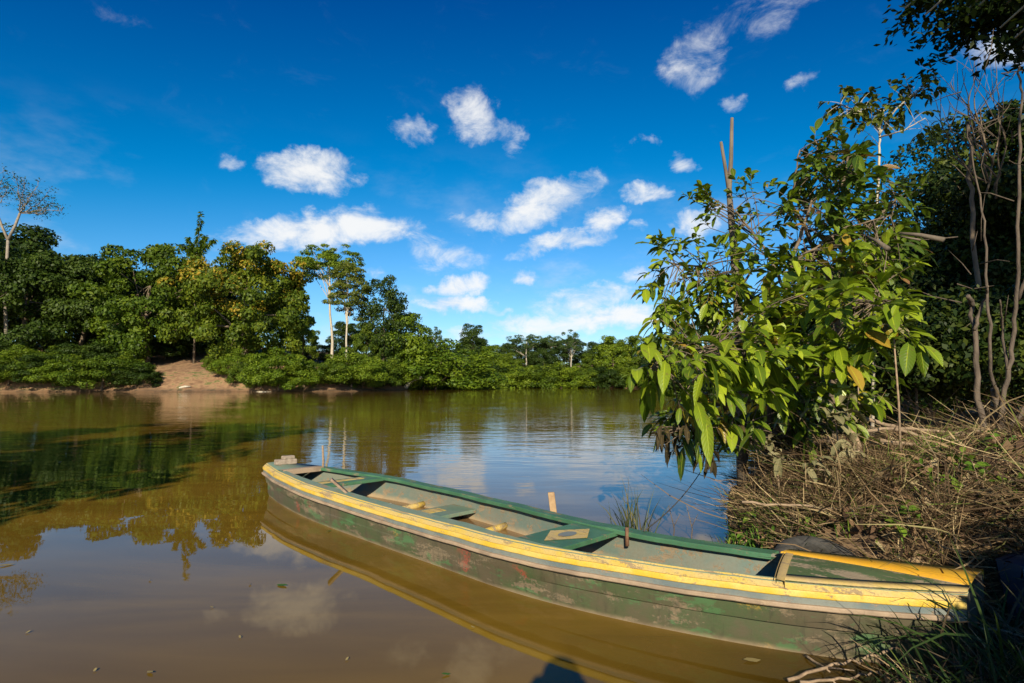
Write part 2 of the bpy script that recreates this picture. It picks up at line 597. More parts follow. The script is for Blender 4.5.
def make_tree(name, label, cat, height, rad_, trunk_r, mat, seed, nclump=46, per=150, leaf=.5, cz=.62, rz=.4, low=-.6, bark='bark', accent=0, aspect=.55, flat=1, crad=(.2, .34), hollow=.5, lean=(0, 0), group=None, nlimb=10, fork=.4):
    rng = np.random.default_rng(seed)
    root = thing(name, label, cat, group=group)
    cb = MB()
    cen = np.array([lean[0], lean[1], height * cz])
    cl = crown(cb, cen, (rad_, rad_, height * rz), nclump, per, leaf, rng, low, crad, accent, aspect, flat, hollow)
    tb = MB()
    pick = [cl[i] for i in rng.permutation(len(cl))[:nlimb]]
    limbs(tb, (0, 0, -.5), pick, trunk_r, rng, fork, trunk_top=(lean[0], lean[1], height * (cz + rz * .3)))
    tb.build('trunk', M[bark], root)
    cb.build('crown', M[mat], root)
    return root


protos = {}
protos['round_dark'] = make_tree('broadleaf_tree', '', 'tree', 18, 7.5, .45, 'darkleaf', 11, 84, 300, .5, cz=.5, rz=.48, low=-.95, crad=(.16, .27), hollow=.6)
protos['round_mid'] = make_tree('broadleaf_tree', '', 'tree', 18, 7, .42, 'midleaf', 12, 82, 300, .5, cz=.5, rz=.48, low=-.95, crad=(.15, .27), hollow=.6)
protos['mango'] = make_tree('mango_tree', '', 'tree', 20, 11, .6, 'mangoleaf', 13, 165, 260, .55, cz=.5, rz=.48, low=-.95, accent=.34, crad=(.11, .19))
protos['light'] = make_tree('broadleaf_tree', '', 'tree', 14, 6, .35, 'lightleaf', 14, 80, 190, .5, cz=.5, rz=.48, low=-.95)
protos['tall_dark'] = make_tree('tall_tree', '', 'tree', 22, 4.6, .4, 'darkleaf', 15, 75, 160, .5, cz=.55, rz=.44, low=-.95)
protos['umbrella'] = make_tree('flat_topped_tree', '', 'tree', 18, 6.5, .3, 'olivleaf', 16, 60, 110, .45, fork=.6, crad=(.16, .3), cz=.78, rz=.18, low=-.5, bark='palebark', flat=.75, nlimb=14)
protos['sparse'] = make_tree('slender_tree', '', 'tree', 19, 4.0, .3, 'olivleaf', 17, 44, 100, .42, cz=.74, rz=.24, bark='palebark', crad=(.16, .28), nlimb=14, fork=.6)
protos['feather'] = make_tree('feathery_tree', '', 'tree', 27, 6.2, .34, 'lightleaf', 18, 80, 150, .42, cz=.81, rz=.17, low=-.7, bark='palebark', flat=.5, hollow=.35, nlimb=18, lean=(-1.5, 0), fork=.66, crad=(.16, .3))
protos['yellow'] = make_tree('yellow_leaved_tree', '', 'tree', 24, 5.0, .3, 'yellowleaf', 19, 80, 150, .42, cz=.72, rz=.26, bark='palebark', flat=.55, nlimb=16, hollow=.3, low=-.9, fork=.55, crad=(.18, .32))
protos['shrub'] = make_tree('riverside_shrub', '', 'shrub', 8.4, 6.6, .2, 'midleaf', 20, 80, 190, .40, cz=.42, rz=.55, low=-.6, crad=(.16, .27))
protos['shrub_light'] = make_tree('riverside_shrub', '', 'shrub', 8.4, 6.6, .2, 'lightleaf', 21, 80, 190, .40, cz=.42, rz=.55, low=-.6, crad=(.16, .27))
protos['shrub_dark'] = make_tree('riverside_shrub', '', 'shrub', 8.4, 6.6, .2, 'darkleaf', 22, 80, 190, .40, cz=.42, rz=.55, low=-.6, crad=(.16, .27))
PH = {'round_dark': 18, 'round_mid': 18, 'mango': 20, 'light': 14, 'tall_dark': 22, 'umbrella': 18, 'sparse': 19, 'feather': 27, 'yellow': 24, 'shrub': 8.4, 'shrub_light': 8.4, 'shrub_dark': 8.4}
used = set()


def plant(kind, px, top, Yd, label, wide=1.0, group=None, rz=None, name=None, cat=None):
    """stand a tree of this kind on the bank Yd metres out, as tall as it reaches in the photograph"""
    p = protos[kind]
    x = (px - 512) / F * Yd
    z0 = gz(x, Yd)
    topz = at(px, top, Yd)[2]
    s = (topz - z0) / PH[kind] / 1.02
    rz = R.random() * 6.28 if rz is None else rz
    if kind in used:
        return dup(p, (x, Yd, z0), rz, (s * wide, s * wide, s), label, group, cat, name)
    used.add(kind)
    p.location = (x, Yd, z0); p.rotation_euler = (0, 0, rz); p.scale = (s * wide, s * wide, s)
    p['label'] = label
    if group: p['group'] = group
    return p


# left far bank, seen from the left edge inwards
plant('round_dark', -60, 225, 118, 'dark tree at far left edge, mostly cut off by the frame', 1.1)
plant('round_dark', 22, 238, 112, 'dark green tree at far left, behind the thin bare-limbed tree', 1.0)
plant('round_dark', 82, 252, 118, 'dark green tree between far left tree and wide rounded green tree', 1.0)
plant('round_mid', 146, 241, 112, 'wide rounded green tree directly left of the yellow-flushed mango tree', 1.0)
plant('mango', 243, 243, 110, 'broad domed mango tree with yellow and orange young leaves above the bare earth bank', .93)
plant('round_dark', 196, 262, 124, 'dark tree behind the mango tree and its green neighbour', .9)
plant('round_mid', 303, 318, 112, 'small green tree at the right foot of the mango tree', .8)
plant('feather', 333, 240, 117, 'tall feathery tree with pale bare trunk and flat layered crown', .95, rz=.3)
plant('yellow', 346, 256, 113, 'yellow-green thin crowned tree in front of the tall feathery tree', .82, rz=1.0)
plant('tall_dark', 383, 272, 116, 'dark vine-hung tall tree right of the yellow-green tree', .85)
plant('light', 402, 313, 121, 'bright green tree at right shoulder of dark vine-hung tree', .95)
plant('round_mid', 366, 322, 116, 'green tree in front of the dark vine-hung tree', .65)
plant('light', 424, 338, 128, 'light green low tree above the leaning dead trunk', 1.0)
# far bank
far = [('round_dark', 450, 347, 172, 'dark far tree left of the tall dark crown', 1.0), ('sparse', 436, 328, 176, 'thin far tree with airy crown behind bright green waterside tree', .8),
       ('tall_dark', 473, 321, 176, 'tallest dark crown of the far bank', 1.0), ('light', 489, 346, 174, 'light green far tree right of the tallest dark crown', 1.0),
       ('umbrella', 526, 333, 182, 'wide flat topped far tree with pale limbs', 1.15), ('round_mid', 508, 352, 176, 'low green far tree left of the flat topped tree', 1.0),
       ('umbrella', 551, 334, 186, 'narrower flat topped far tree beside the pale trunked one', .8), ('round_dark', 543, 346, 178, 'dark far tree under the flat topped crowns', 1.0),
       ('sparse', 571, 331, 174, 'slender far tree showing a long pale trunk', .95), ('round_mid', 592, 352, 180, 'low green far tree right of the slender pale trunked tree', 1.0),
       ('light', 613, 337, 176, 'rounded light green far tree where the treeline rises', 1.0), ('round_mid', 637, 335, 174, 'green far tree beside the rounded light green one', 1.0),
       ('sparse', 652, 336, 172, 'thin stemmed far tree left of the broadleaf shrub', .8), ('round_dark', 664, 332, 168, 'dark far tree seen just left of the broadleaf shrub', 1.0),
       ('light', 688, 345, 150, 'light green tree at the end of far bank behind the shrub', 1.0)]
for a in far:
    plant(*a)
for i, (px, tp, Yd, kd) in enumerate([(700, 318, 92, 'umbrella'), (722, 338, 78, 'round_dark'), (752, 320, 70, 'round_mid'), (790, 300, 58, 'round_dark'), (835, 270, 46, 'round_mid'), (880, 250, 40, 'round_dark'), (930, 232, 36, 'round_mid'), (990, 215, 34, 'round_dark')]):
    lb = 'flat crowned tree on the right bank glimpsed left of the forked dead trunk' if i == 0 else 'tree on the right bank glimpsed through gaps in the broadleaf shrub'
    plant(kd, px, tp, Yd, lb, 1.0, None if i == 0 else 'right bank trees behind the broadleaf shrub')
for i, (px, tp, Yd, kd) in enumerate([(-20, 215, 150, 'round_dark'), (60, 258, 140, 'round_dark'), (110, 256, 135, 'round_dark'), (150, 270, 138, 'round_dark'), (205, 285, 132, 'round_dark'), (250, 262, 150, 'round_dark'), (350, 320, 150, 'round_dark'), (410, 335, 165, 'round_dark')]):
    plant(kd, px, tp, Yd, 'dark tree filling the gaps behind the first row of left bank trees', 1.2, 'second row of left bank trees')
plant('shrub_dark', 318, 345, 122, 'dark shrub closing the gap between mango tree and feathery tree', 1.8)
plant('shrub_dark', 165, 338, 118, 'dark shrub in the shade at top of earth bank left of mango trunk', 1.6)
for i, px in enumerate(np.linspace(440, 700, 9)):
    plant('round_dark', px, R.uniform(336, 348), 205, 'dark tree filling the gaps behind the far bank row', 1.3, 'second row of far bank trees')

# understory along the waterline
def shore_y(px, off=.8, y0=80.0):
    ys = np.arange(y0, 185, .25)
    d = sdist((px - 512) / F * ys, ys)
    k = np.argmax(d > off)
    return float(ys[k])
for i, px in enumerate([-45, -25, -4, 10, 24, 41, 58, 73, 90, 104, 122, 137]):
    Yd = shore_y(px, 1.2) + (R.uniform(0, 1) if i % 2 else R.uniform(5, 8))
    plant(['shrub', 'shrub_light', 'shrub_dark'][i % 3], px, (352 if i % 2 else 342) + R.uniform(-3, 8) + max(0, px - 90) * .35, Yd, 'green shrub in the thicket left of the bare earth bank', 1.5, 'shrubs in the thicket left of the earth bank')
for px, tp, k, lb, wd in [(212, 356, 'shrub', 'small green shrub at top of bare earth bank under the mango tree', 1.0), (237, 352, 'shrub_light', 'bright shrub on right shoulder of bare earth bank', 1.2),
                          (246, 362, 'shrub', 'dusty low shrub near water at right end of earth bank', 1.0), (280, 352, 'shrub_light', 'rounded bright green shrub below the right side of mango tree', 1.2),
                          (305, 364, 'shrub_light', 'bright low shrub sloping to the water right of the rounded one', 1.4), (331, 358, 'shrub', 'green shrub at foot of the tall feathery tree', 1.3),
                          (352, 352, 'shrub_light', 'bright shrub at foot of the yellow-green tree', 1.2), (374, 358, 'shrub', 'green shrub under the dark vine-hung tree', 1.2),
                          (396, 362, 'shrub_light', 'bright shrub directly left of the leaning dead trunk', 1.2), (262, 371, 'shrub', 'lowest dark green shrub at water edge between earth bank and rounded bright shrub', 1.1),
                          (318, 370, 'shrub', 'low green shrub at waterline left of feathery tree foot', 1.3), (341, 371, 'shrub_dark', 'low dark shrub at waterline right of feathery tree foot', 1.3), (363, 370, 'shrub', 'low shrub at waterline in front of bright yellow-green tree foot', 1.2), (384, 372, 'shrub_dark', 'low dark shrub at waterline near the leaning dead trunk', 1.2)]:
    plant(k, px, tp, shore_y(px, {212: 11, 237: 5, 246: 2.5}.get(px, 1.2)), lb, wd)
bw = plant('shrub_light', 437, 346, 128, 'wide bright green tree spreading low over the water', 1.7, name='spreading_tree', cat='tree')
plant('shrub_light', 462, 362, 148, 'light shrub right of the wide spreading waterside tree', 1.5)
for i, px in enumerate(np.linspace(478, 700, 17)):
    plant(['shrub', 'shrub_dark', 'shrub_light', 'shrub'][i % 4], px, R.uniform(362, 372), 168 + R.uniform(0, 5) + (-2 if i < 14 else -8), 'low shrub in the row along far bank waterline', 1.45, 'shrubs along the far bank waterline')
for px, Yd in [(725, 66), (765, 52), (800, 44), (840, 37), (880, 31), (925, 27)]:
    plant(['shrub', 'shrub_dark'][int(px) % 2], px, 352, Yd, 'shrub on the right bank glimpsed behind broadleaf shrub', 1.3, 'right bank shrubs behind the broadleaf shrub')
# bright grass tongue by the far spreading tree
mb = MB()
c = np.array([at(472, 388, 160)[0], 158])
pp = c + R.normal(size=(1500, 2)) * np.array([4.2, 3])
zz = np.maximum(ground_z(pp[:, 0], pp[:, 1]), 0)
v, q = quads_leaves(np.c_[pp, zz + .25], np.tile([0, -.6, .8], (1500, 1)), .8, .5, .4)
mb.add(v, q, tint=.8)
o = mb.build('floating_grass', M['lightleaf'])
tag(o, 'bright yellow-green tongue of water grass beside far spreading tree', 'water grass', kind='stuff')

# plume of bamboo-like fronds above the mango tree's left shoulder
root = thing('plumed_palm', 'spiky upright plume rising above the left shoulder of mango tree', 'palm')
Yp = 112
bx, bz = (194 - 512) / F * Yp, gz((194 - 512) / F * Yp, Yp)
root.location = (bx, Yp, bz)
tb = MB(); cb = MB()
tops = [(201, 213, .4), (180, 246, 1), (215, 240, 1), (206, 236, .6), (188, 238, .6)]
st = at(196, 262, Yp)
tb.tube(np.linspace((bx, Yp, bz - .3), st, 6), np.linspace(.22, .12, 6), 6)
for px, py, dr in tops:
    e = at(px, py, Yp)
    qq = np.linspace(0, 1, 24)[:, None]
    mid = st + (e - st) * .5 + np.array([0, 0, dr * 1.8])
    pl = (1 - qq) ** 2 * st + 2 * qq * (1 - qq) * mid + qq ** 2 * e
    tb.tube(pl[::4], np.linspace(.08, .02, len(pl[::4])), 4)
    for k in range(3, 24):
        for s in range(7):
            a = nrm(R.normal(size=3) + np.array([0, 0, -.3]))
            L = 1.5 * (1 - .5 * k / 24)
            b = nrm(np.cross(a, R.normal(size=3))) * .16
            p0 = pl[k]
            cb.add([p0, p0 + a * L * .5 + b, p0 + a * L + np.array([0, 0, -.25]), p0 + a * L * .5 - b], [(0, 1, 2, 3)], tint=R.random())
tb.build('trunk', M['bark'], root); cb.build('crown', M['midleaf'], root)

# thin bare-limbed tree at the far left
root = thing('bare_limbed_tree', 'thin pale tree with nearly bare spreading limbs at far left edge', 'tree')
Yp = 108
bx = (8 - 512) / F * Yp
root.location = (bx, Yp, gz(bx, Yp))
tb = MB(); cb = MB(); rng = np.random.default_rng(5)
fork = at(8, 240, Yp); f2 = at(20, 213, Yp)
tb.tube([(bx, Yp, gz(bx, Yp) - .3), at(5, 300, Yp), fork], [.36, .3, .24], 7)
f3 = at(-4, 210, Yp)
tb.tube([fork, (fork + f3) / 2 + [-.1, 0, 0], f3], [.26, .22, .16], 6)
for (px, py) in [(-15, 172), (3, 172), (15, 178), (25, 183), (38, 186), (47, 193), (62, 211), (44, 214), (-20, 205), (30, 198), (-35, 190), (52, 203), (8, 185)]:
    s = f3 if px < 10 else f2
    e = at(px, py, Yp + rng.uniform(-4, 4))
    mid = s + (e - s) * np.array([.62, .5, .3]) + rng.normal(size=3) * .5
    qq = np.linspace(0, 1, 10)[:, None]
    pl = (1 - qq) ** 2 * s + 2 * qq * (1 - qq) * mid + qq ** 2 * e
    pl[1:-1] += rng.normal(size=(8, 3)) * .12
    tb.tube(pl, np.linspace(.12, .03, 10), 5)
    for k in range(4, 10):
        for s2 in range(3):
            d = nrm(rng.normal(size=3) + np.array([0, 0, .6])) * rng.uniform(.6, 1.8)
            tb.tube([pl[k], pl[k] + d * .5 + np.array([0, 0, .15]), pl[k] + d], [.035, .025, .012], 4)
            m = 9
            pos = pl[k] + d + rng.normal(size=(m, 3)) * .5 * np.array([1, 1, .35])
            v, q = quads_leaves(pos, np.tile([0, 0, 1.0], (m, 1)), .36, .5, .5, rng)
            cb.add(v, q, tint=rng.random())
tb.tube([fork, (fork + f2) / 2 + .1, f2], [.28, .25, .2], 6)
tb.build('trunk', bark_mat('grey pale bark', (.12, .10, .08), (.32, .27, .21), 6, .5, .3), root); cb.build('crown', M['olivleaf'], root)

# leaning dead trunk at the foot of the bright trees
tb = MB()
P = [at(404, 390, 118), at(409, 383, 118), at(416, 378.5, 119), at(425, 377, 121), at(434, 377, 124)]
tb.tube(P, [.5, .42, .4, .35, .3], 8)
tag(tb.build('leaning_trunk', M['palebark']), 'pale leaning dead trunk arching out of the water below bright green trees', 'dead trunk')
# pale debris on the earth bank
for px, py, ln, lb in [(262, 388, 3.2, 'pale fallen log at foot of the rounded bright shrub'), (186, 388.5, 1.6, 'short pale log at waterline below the bare earth bank'), (372, 388.5, 3, 'tangled grey log at waterline under the dark vine-hung tree')]:
    p = onz(px, min(py, 390.2), .25)
    p = np.array([(px - 512) / F * 97.0, 97.0, 0]) if px < 300 else np.array([(px - 512) / F * 112.0, 112.0, 0])
    p[2] = gz(p[0], p[1]) + .12
    d = np.array([ln / 2, .3, .1])
    tb = MB().tube([p - d, p + np.array([0, 0, .1]), p + d], [.16, .2, .1], 7)
    tag(tb.build('fallen_log', M['palebark']), lb, 'log')

# ------------------------------------------------------------------ the boat
hullm = paint_mat('weathered green hull paint', (.045, .070, .026), (.19, .145, .088), .62, 8, (.078, .064, .038), .6, .25, streak=1.0, mud=(-.01, .035, .09, (.26, .19, .12), .7))
innerm = paint_mat('faded blue green inner paint', (.10, .15, .13), (.25, .19, .12), .66, 11, (.15, .16, .125), .55, .6, streak=.7, mud=(.12, .18, .13, (.32, .23, .13), .85))
greenm = paint_mat('green rim paint', (.028, .115, .055), (.24, .19, .12), .5, 13, (.05, .16, .08), .5, .2)
tealm = paint_mat('faded teal rim paint', (.12, .20, .145), (.26, .2, .13), .5, 12, (.17, .22, .16), .5, .2)
yellm = paint_mat('yellow stripe paint', (.58, .37, .02), (.40, .29, .16), .52, 16, (.60, .43, .10), .5, .16, streak=.6)
creamm = paint_mat('sun bleached yellow paint', (.52, .38, .14), (.36, .26, .14), .66, 16, (.55, .38, .06), .45, .16, streak=.6)
greym = paint_mat('grey blue stripe paint', (.17, .19, .17), (.28, .22, .17), .5, 12, (.10, .14, .15), .5, .15)
woodm = paint_mat('bare wood ledge', (.34, .25, .17), (.42, .31, .2), .5, 12, (.22, .16, .11), .5, .12, rough=.75)
deckgreenm = paint_mat('flaked green deck paint', (.055, .10, .035), (.36, .28, .18), .75, 9, (.08, .13, .05), .5, .3)
deckyellm = paint_mat('orange yellow deck paint', (.60, .30, .008), (.36, .24, .12), .34, 9, (.64, .36, .02), .5, .15, streak=.3)
tanm = paint_mat('worn tan plank', (.38, .28, .13), (.3, .22, .14), .4, 10, (.45, .32, .08), .4, .2)

boat = thing('wooden_boat', 'long weathered green wooden boat with yellow striped side moored by the bank', 'boat', (*bpt(.5, 0, 0)[:2], 0))
U = np.linspace(0, 1, 90)
hw, wl, zr = herm(HWK, U), herm(WLK, U), rimz(U)
wob_ = lambda a_, b_, n_=90: a_ * np.interp(np.linspace(0, 22, n_), np.arange(23), R.normal(size=23)) + b_ * R.normal(size=n_)
hw = hw + wob_(.0028, .001); zr = zr + wob_(.002, .0008)
hgz = zr - .138  # hull top under the ledge
bottom = -.13 + .10 * sstep(U, .85, 1) + .05 * sstep(.1 - U, 0, .1)


def loft(prof, us=U, cap=False):
    """prof: list of (w array, z array)"""
    return np.stack([bpt(us, np.broadcast_to(a, us.shape), np.broadcast_to(b, us.shape)) for a, b in prof], 1)


# outer shell: near rim, near side, bottom, far side (strakes slightly stepped)
jit = .006 * np.interp(U * 90, np.arange(91), R.normal(size=91))
shell = []
for sgn in (-1, 1):
    side = [(sgn * (hw - .035 + jit), zr - .02), (sgn * (hw - .03 + jit), hgz), (sgn * (hw - .035 + (wl - hw) * .3), hgz * .62 + .0), (sgn * (wl - .03 + .012), hgz * .58), (sgn * (wl - .025), hgz * .2), (sgn * (wl - .06), bottom * .5), (sgn * (wl - .14).clip(.02), bottom)]
    shell.append(side)
prof = shell[0] + shell[1][::-1]
hb = MB().grid(loft(prof), flip=True)
for e in (0, -1):  # bow and stern transoms
    ring = loft(prof)[e]
    c = ring.mean(0)
    n = len(ring)
    hb.add(np.vstack([ring, c]), t=[(k, (k + 1) % n, n) for k in range(n)])
hull = hb.build('hull', hullm, boat, sharp=25)
# inner planking
Ui = np.linspace(.015, .985, 80)
hwi, wli, zri = herm(HWK, Ui), herm(WLK, Ui), rimz(Ui)
pin = []
for sgn in (-1, 1):
    pin.append([(sgn * (hwi - .042).clip(.03), zri - .02), (sgn * (wli - .05).clip(.03), .17 + 0 * Ui), (sgn * (wli - .10).clip(.02), .08 + 0 * Ui), (sgn * (wli - .22).clip(.01), -.05 + 0 * Ui)])
ib = MB().grid(loft(pin[0] + pin[1][::-1], Ui))
ib.build('inner_planking', innerm, boat)
Uw = np.linspace(.05, .88, 60)
wlw = herm(WLK, Uw)
t = NT('brown bilge water')
co = t.n('TexCoord').outputs['Object']
b = t.bsdf(Base__Color=t.mix(t.noise(co, 3, 4), (.13, .07, .028), (.24, .145, .065)), Roughness=.08, Normal=t.bump(t.noise(co, 9, 2), .1, .01))
M['bilge'] = t.done(b)
MB().grid(loft([(-(wlw - .075), .125), (0 * Uw, .125), (wlw - .075, .125)], Uw)).build('bilge_water', M['bilge'], boat)

# near gunwale: cap, bleached edge, yellow stripe, grey stripe, bare ledge - loft of each painted board
capw = np.interp(U, [0, .08, .2, .58, .72, 1], [.07, .11, .14, .14, .062, .062])
gn = MB().grid(loft([(-(hw - capw), zr - .03), (-(hw - capw), zr + .012 * capw / .14), (-(hw - .05), zr), (-(hw - .03), zr - .004), (-(hw - .03), zr - .03)]))
near_g = gn.build('gunwale', tealm, boat, sharp=30)
MB().grid(loft([(-(hw - .05), zr + .001), (-(hw - .046), zr + .005), (-(hw - .012), zr - .022), (-hw, zr - .032), (-(hw - .03), zr - .033)])).build('rim_board', creamm, near_g, sharp=30)
MB().grid(loft([(-(hw - .03), zr - .032), (-(hw + .003), zr - .034), (-(hw + .006), zr - .042), (-(hw + .006), zr - .066), (-(hw + .002), zr - .071), (-(hw - .03), zr - .072)])).build('yellow_stripe', yellm, near_g, sharp=30)
MB().grid(loft([(-(hw - .03), zr - .071), (-(hw - .004), zr - .072), (-(hw - .004), zr - .105), (-(hw - .03), zr - .106)])).build('grey_stripe', greym, near_g, sharp=30)
MB().grid(loft([(-(hw - .03), zr - .104), (-(hw + .012), zr - .106), (-(hw + .018), zr - .112), (-(hw + .018), zr - .126), (-(hw + .012), zr - .132), (-(hw - .03), zr - .133)])).build('rubbing_ledge', woodm, near_g, sharp=30)
# far gunwale
Uf = np.linspace(0, .86, 80)
hf, zf = herm(HWK, Uf) + wob_(.0028, .001, 80), rimz(Uf) + wob_(.002, .0008, 80)
far_g = MB().grid(loft([(hf - .12, zf - .036), (hf - .125, zf - .032), (hf - .125, zf - .006), (hf - .119, zf), (hf - .006, zf), (hf, zf - .006), (hf, zf - .05), (hf - .02, zf - .051), (hf - .02, zf - .036), (hf - .12, zf - .036)], Uf)).build('gunwale', greenm, boat, sharp=30)


def slab(name, u0, u1, zt, th, mat, parent, wn=None, wf=None, inset=.07, skew=0.0, nseg=9, bevel=0.004):
    """cross board from side to side; skew = how much further bow-ward its far end sits"""
    a = np.linspace(-1, 1, nseg)
    rows = []
    for k, u in enumerate((u0, u1)):
        uu = u - skew * (a + 1) / 2
        wN = -(herm(HWK, uu) - inset) if wn is None else np.full(nseg, wn)
        wF = (herm(HWK, uu) - inset) if wf is None else np.full(nseg, wf)
        w = wN + (wF - wN) * (a + 1) / 2
        rows.append((uu, w))
    top = [bpt(uu, w, zt) for uu, w in rows]
    bot = [bpt(uu, w, zt - th) for uu, w in rows]
    return MB().grid(np.stack([top[0], top[1], bot[1], bot[0]], 1), close=True).build(name, mat, parent, smooth=False, bevel=bevel)


# bow deck with its worn end board
zb = float(rimz(.05))
a = np.linspace(0, .082, 12)
ha, za = herm(HWK, a), rimz(a)
deck = MB().grid(loft([(-(ha - .045), za - .02), (-(ha - .05), za + .006), (0 * ha, za + .012), (ha - .02, za + .006), (ha - .02, za - .03)], a)).build('bow_deck', tealm, boat)
slab('end_board', .083, .098, zb + .005, .06, woodm, boat, inset=.08)
# wooden mooring block on the bow: lies on the deck
mbk = MB()
p0 = bpt(.035, .02, zb + .012)
bn3, bt3 = np.array([*BN, 0]), np.array([*BT, 0])
mbk.box(p0 + [0, 0, .035], bn3 * .13 + bt3 * .02, bt3 * .045, [0, 0, .034])
mbk.box(p0 + [0, 0, .088] + bn3 * .03, bn3 * .07, bt3 * .04 + bn3 * .01, [0, 0, .024])
tag(mbk.build('mooring_block', flat_mat('grey old wood', (.16, .12, .09), (.34, .28, .22), 18), smooth=False, bevel=.012), 'two grey wood blocks stacked on tip of boat bow', 'wood block')
# thwarts
th1 = slab('thwart', .205, .243, float(rimz(.22)) - .012, .035, greenm, boat)
slab('yellow_band', .213, .226, float(rimz(.22)) - .0085, .004, creamm, th1, wn=-.36, wf=.22, bevel=0)
bulk = MB()
th2 = slab('thwart', .405, .455, .225, .035, tealm, boat, inset=.07)
slab('yellow_band', .412, .432, .2285, .004, creamm, th2, wn=-.3, wf=.22, bevel=0)
th3 = slab('thwart', .652, .708, float(rimz(.68)) - .012, .035, greenm, boat)
zt = float(rimz(.68)) - .0085
dv = [bpt(.681, -.27, zt), bpt(.700, .03, zt), bpt(.676, .29, zt), bpt(.660, -.02, zt)]
dv = [bpt(.680, -.25, zt), bpt(.703, .02, zt), bpt(.682, .25, zt), bpt(.658, .0, zt)]
MB().add(dv, [(0, 1, 2, 3)]).build('painted_diamond', creamm, th3)
aa = np.linspace(0, 2 * np.pi, 16, endpoint=False)
cc = bpt(.6805, 0, zt + .003)
MB().add(np.vstack([[cc], cc + np.cos(aa)[:, None] * bt3 * .055 + np.sin(aa)[:, None] * bn3 * .09]), t=[(0, 1 + k, 1 + (k + 1) % 16) for k in range(16)]).build('painted_disc', greym, th3)
# floor timbers (yellow) standing out of the bilge water
for u_, rr in ((.335, .035), (.52, .035), (.74, .04)):
    hwu = float(herm(WLK, u_)) - .06
    MB().tube(bpt(np.full(9, u_), np.linspace(-hwu, hwu, 9), .13 + .02 * np.linspace(-1, 1, 9) ** 2), rr, 8).build('floor_timber', creamm, boat)
# rusty peg inside the far side
pk = bpt(.722, float(herm(HWK, .722)) - .125, 0)
MB().tube([pk + [0, 0, .28], pk + [0, 0, .35], pk + [0, 0, .415]], [.016, .015, .014], 7).build('peg', flat_mat('rusty peg', (.09, .045, .025), (.2, .10, .05), 30), boat)
# stern deck
UN, UFa = .893, .868
s_ = np.linspace(0, 1, 16)
rows = []
for a_ in np.linspace(-1, 1, 9):
    u0 = UN + (UFa - UN) * (a_ + 1) / 2
    uu = u0 + (1 - u0) * s_
    w = a_ * (herm(HWK, uu) - .02)
    rows.append(bpt(uu, w, rimz(uu) + .004 + .02 * (1 - a_ ** 2)))
rows = np.stack(rows, 1)
sd = MB().grid(rows)
lip = rows[0] - [0, 0, .035]
sd.grid(np.stack([lip, rows[0]], 0))
sdeck = sd.build('stern_deck', deckgreenm, boat)
sdeck['label'] = 'flaked green rear deck bordered in orange yellow'
# front lip board
lp = np.stack([rows[0] + np.array([0, 0, .006]), rows[0] + bt3 * .045 + [0, 0, .006], rows[0] + bt3 * .045 - [0, 0, .05], rows[0] - bt3 * .012 - [0, 0, .05], rows[0] - bt3 * .012 + [0, 0, .006]], 1)
MB().grid(lp).build('deck_lip', tanm, sdeck)
# yellow side boards on the deck, the far one widening to the stern
uu = UFa + (1 - UFa) * s_
hwu = herm(HWK, uu)
wi = hwu - (.14 + .28 * s_ ** 1.1)
up4 = lambda w_: rimz(uu) + .004 + .02 * (1 - (w_ / (hwu - .02)).clip(-1, 1) ** 2) + .006
bd = MB().grid(loft([(wi, up4(wi) - .008), (wi, up4(wi)), ((wi + hwu) / 2, up4((wi + hwu) / 2)), (hwu + .005, up4(hwu)), (hwu + .008, up4(hwu) - .02), (hwu - .01, up4(hwu) - .06)], uu)).build('side_board', deckyellm, sdeck)
uu = UN + (1 - UN) * s_
hwu = herm(HWK, uu)
wi = -(hwu - .115)
bd = MB().grid(loft([(-(hwu - .035), up4(-hwu) - .03), (-(hwu - .035), up4(-hwu)), (wi, up4(wi)), (wi, up4(wi) - .01)], uu)).build('side_board', tanm, sdeck)
# stern transom board, its wood darkened to stand in for grass shade
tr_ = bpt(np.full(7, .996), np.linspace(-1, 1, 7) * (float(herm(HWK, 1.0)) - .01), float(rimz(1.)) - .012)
MB().grid(np.stack([tr_, tr_ + bt3 * .03, tr_ + bt3 * .03 - [0, 0, .16], tr_ - [0, 0, .16]], 1), close=True).build('transom', paint_mat('shade darkened wood', (.05, .05, .04), (.10, .08, .05), .5, 9), boat, smooth=False)

# things lying in the boat
a, b = onz(331, 479, .52), onz(360, 504, .25)
d = nrm(b - a)
sd_ = nrm(np.cross(d, [0, 0, 1])); nn = np.cross(sd_, d)
mbp = MB().box((a + b) / 2, d * np.linalg.norm(b - a) * .5, sd_ * .055, nn * .012)
tag(mbp.build('plank', flat_mat('grey brown plank', (.14, .09, .06), (.33, .24, .17), 25), smooth=False, bevel=.004), 'loose grey-brown plank leaning against first thwart inside the boat', 'plank')
# crumpled pale scrap
mbs = MB()
q_ = np.linspace(0, 2 * np.pi, 10, endpoint=False)
cs = bpt(.318, .10, .13)
ring = np.stack([cs + (np.cos(q_)[:, None] * bt3 * .10 + np.sin(q_)[:, None] * bn3 * .05) * r_ + np.array([0, 0, 1]) * (h_ + .02 * R.random(10)[:, None]) for r_, h_ in ((1, 0), (.8, .03), (.4, .045), (.02, .04))])
mbs.grid(ring, close=True)
tag(mbs.build('plastic_scrap', flat_mat('pale plastic', (.6, .58, .52), (.75, .74, .7), 20)), 'small crumpled pale scrap on the boat floor by a yellow timber', 'scrap')

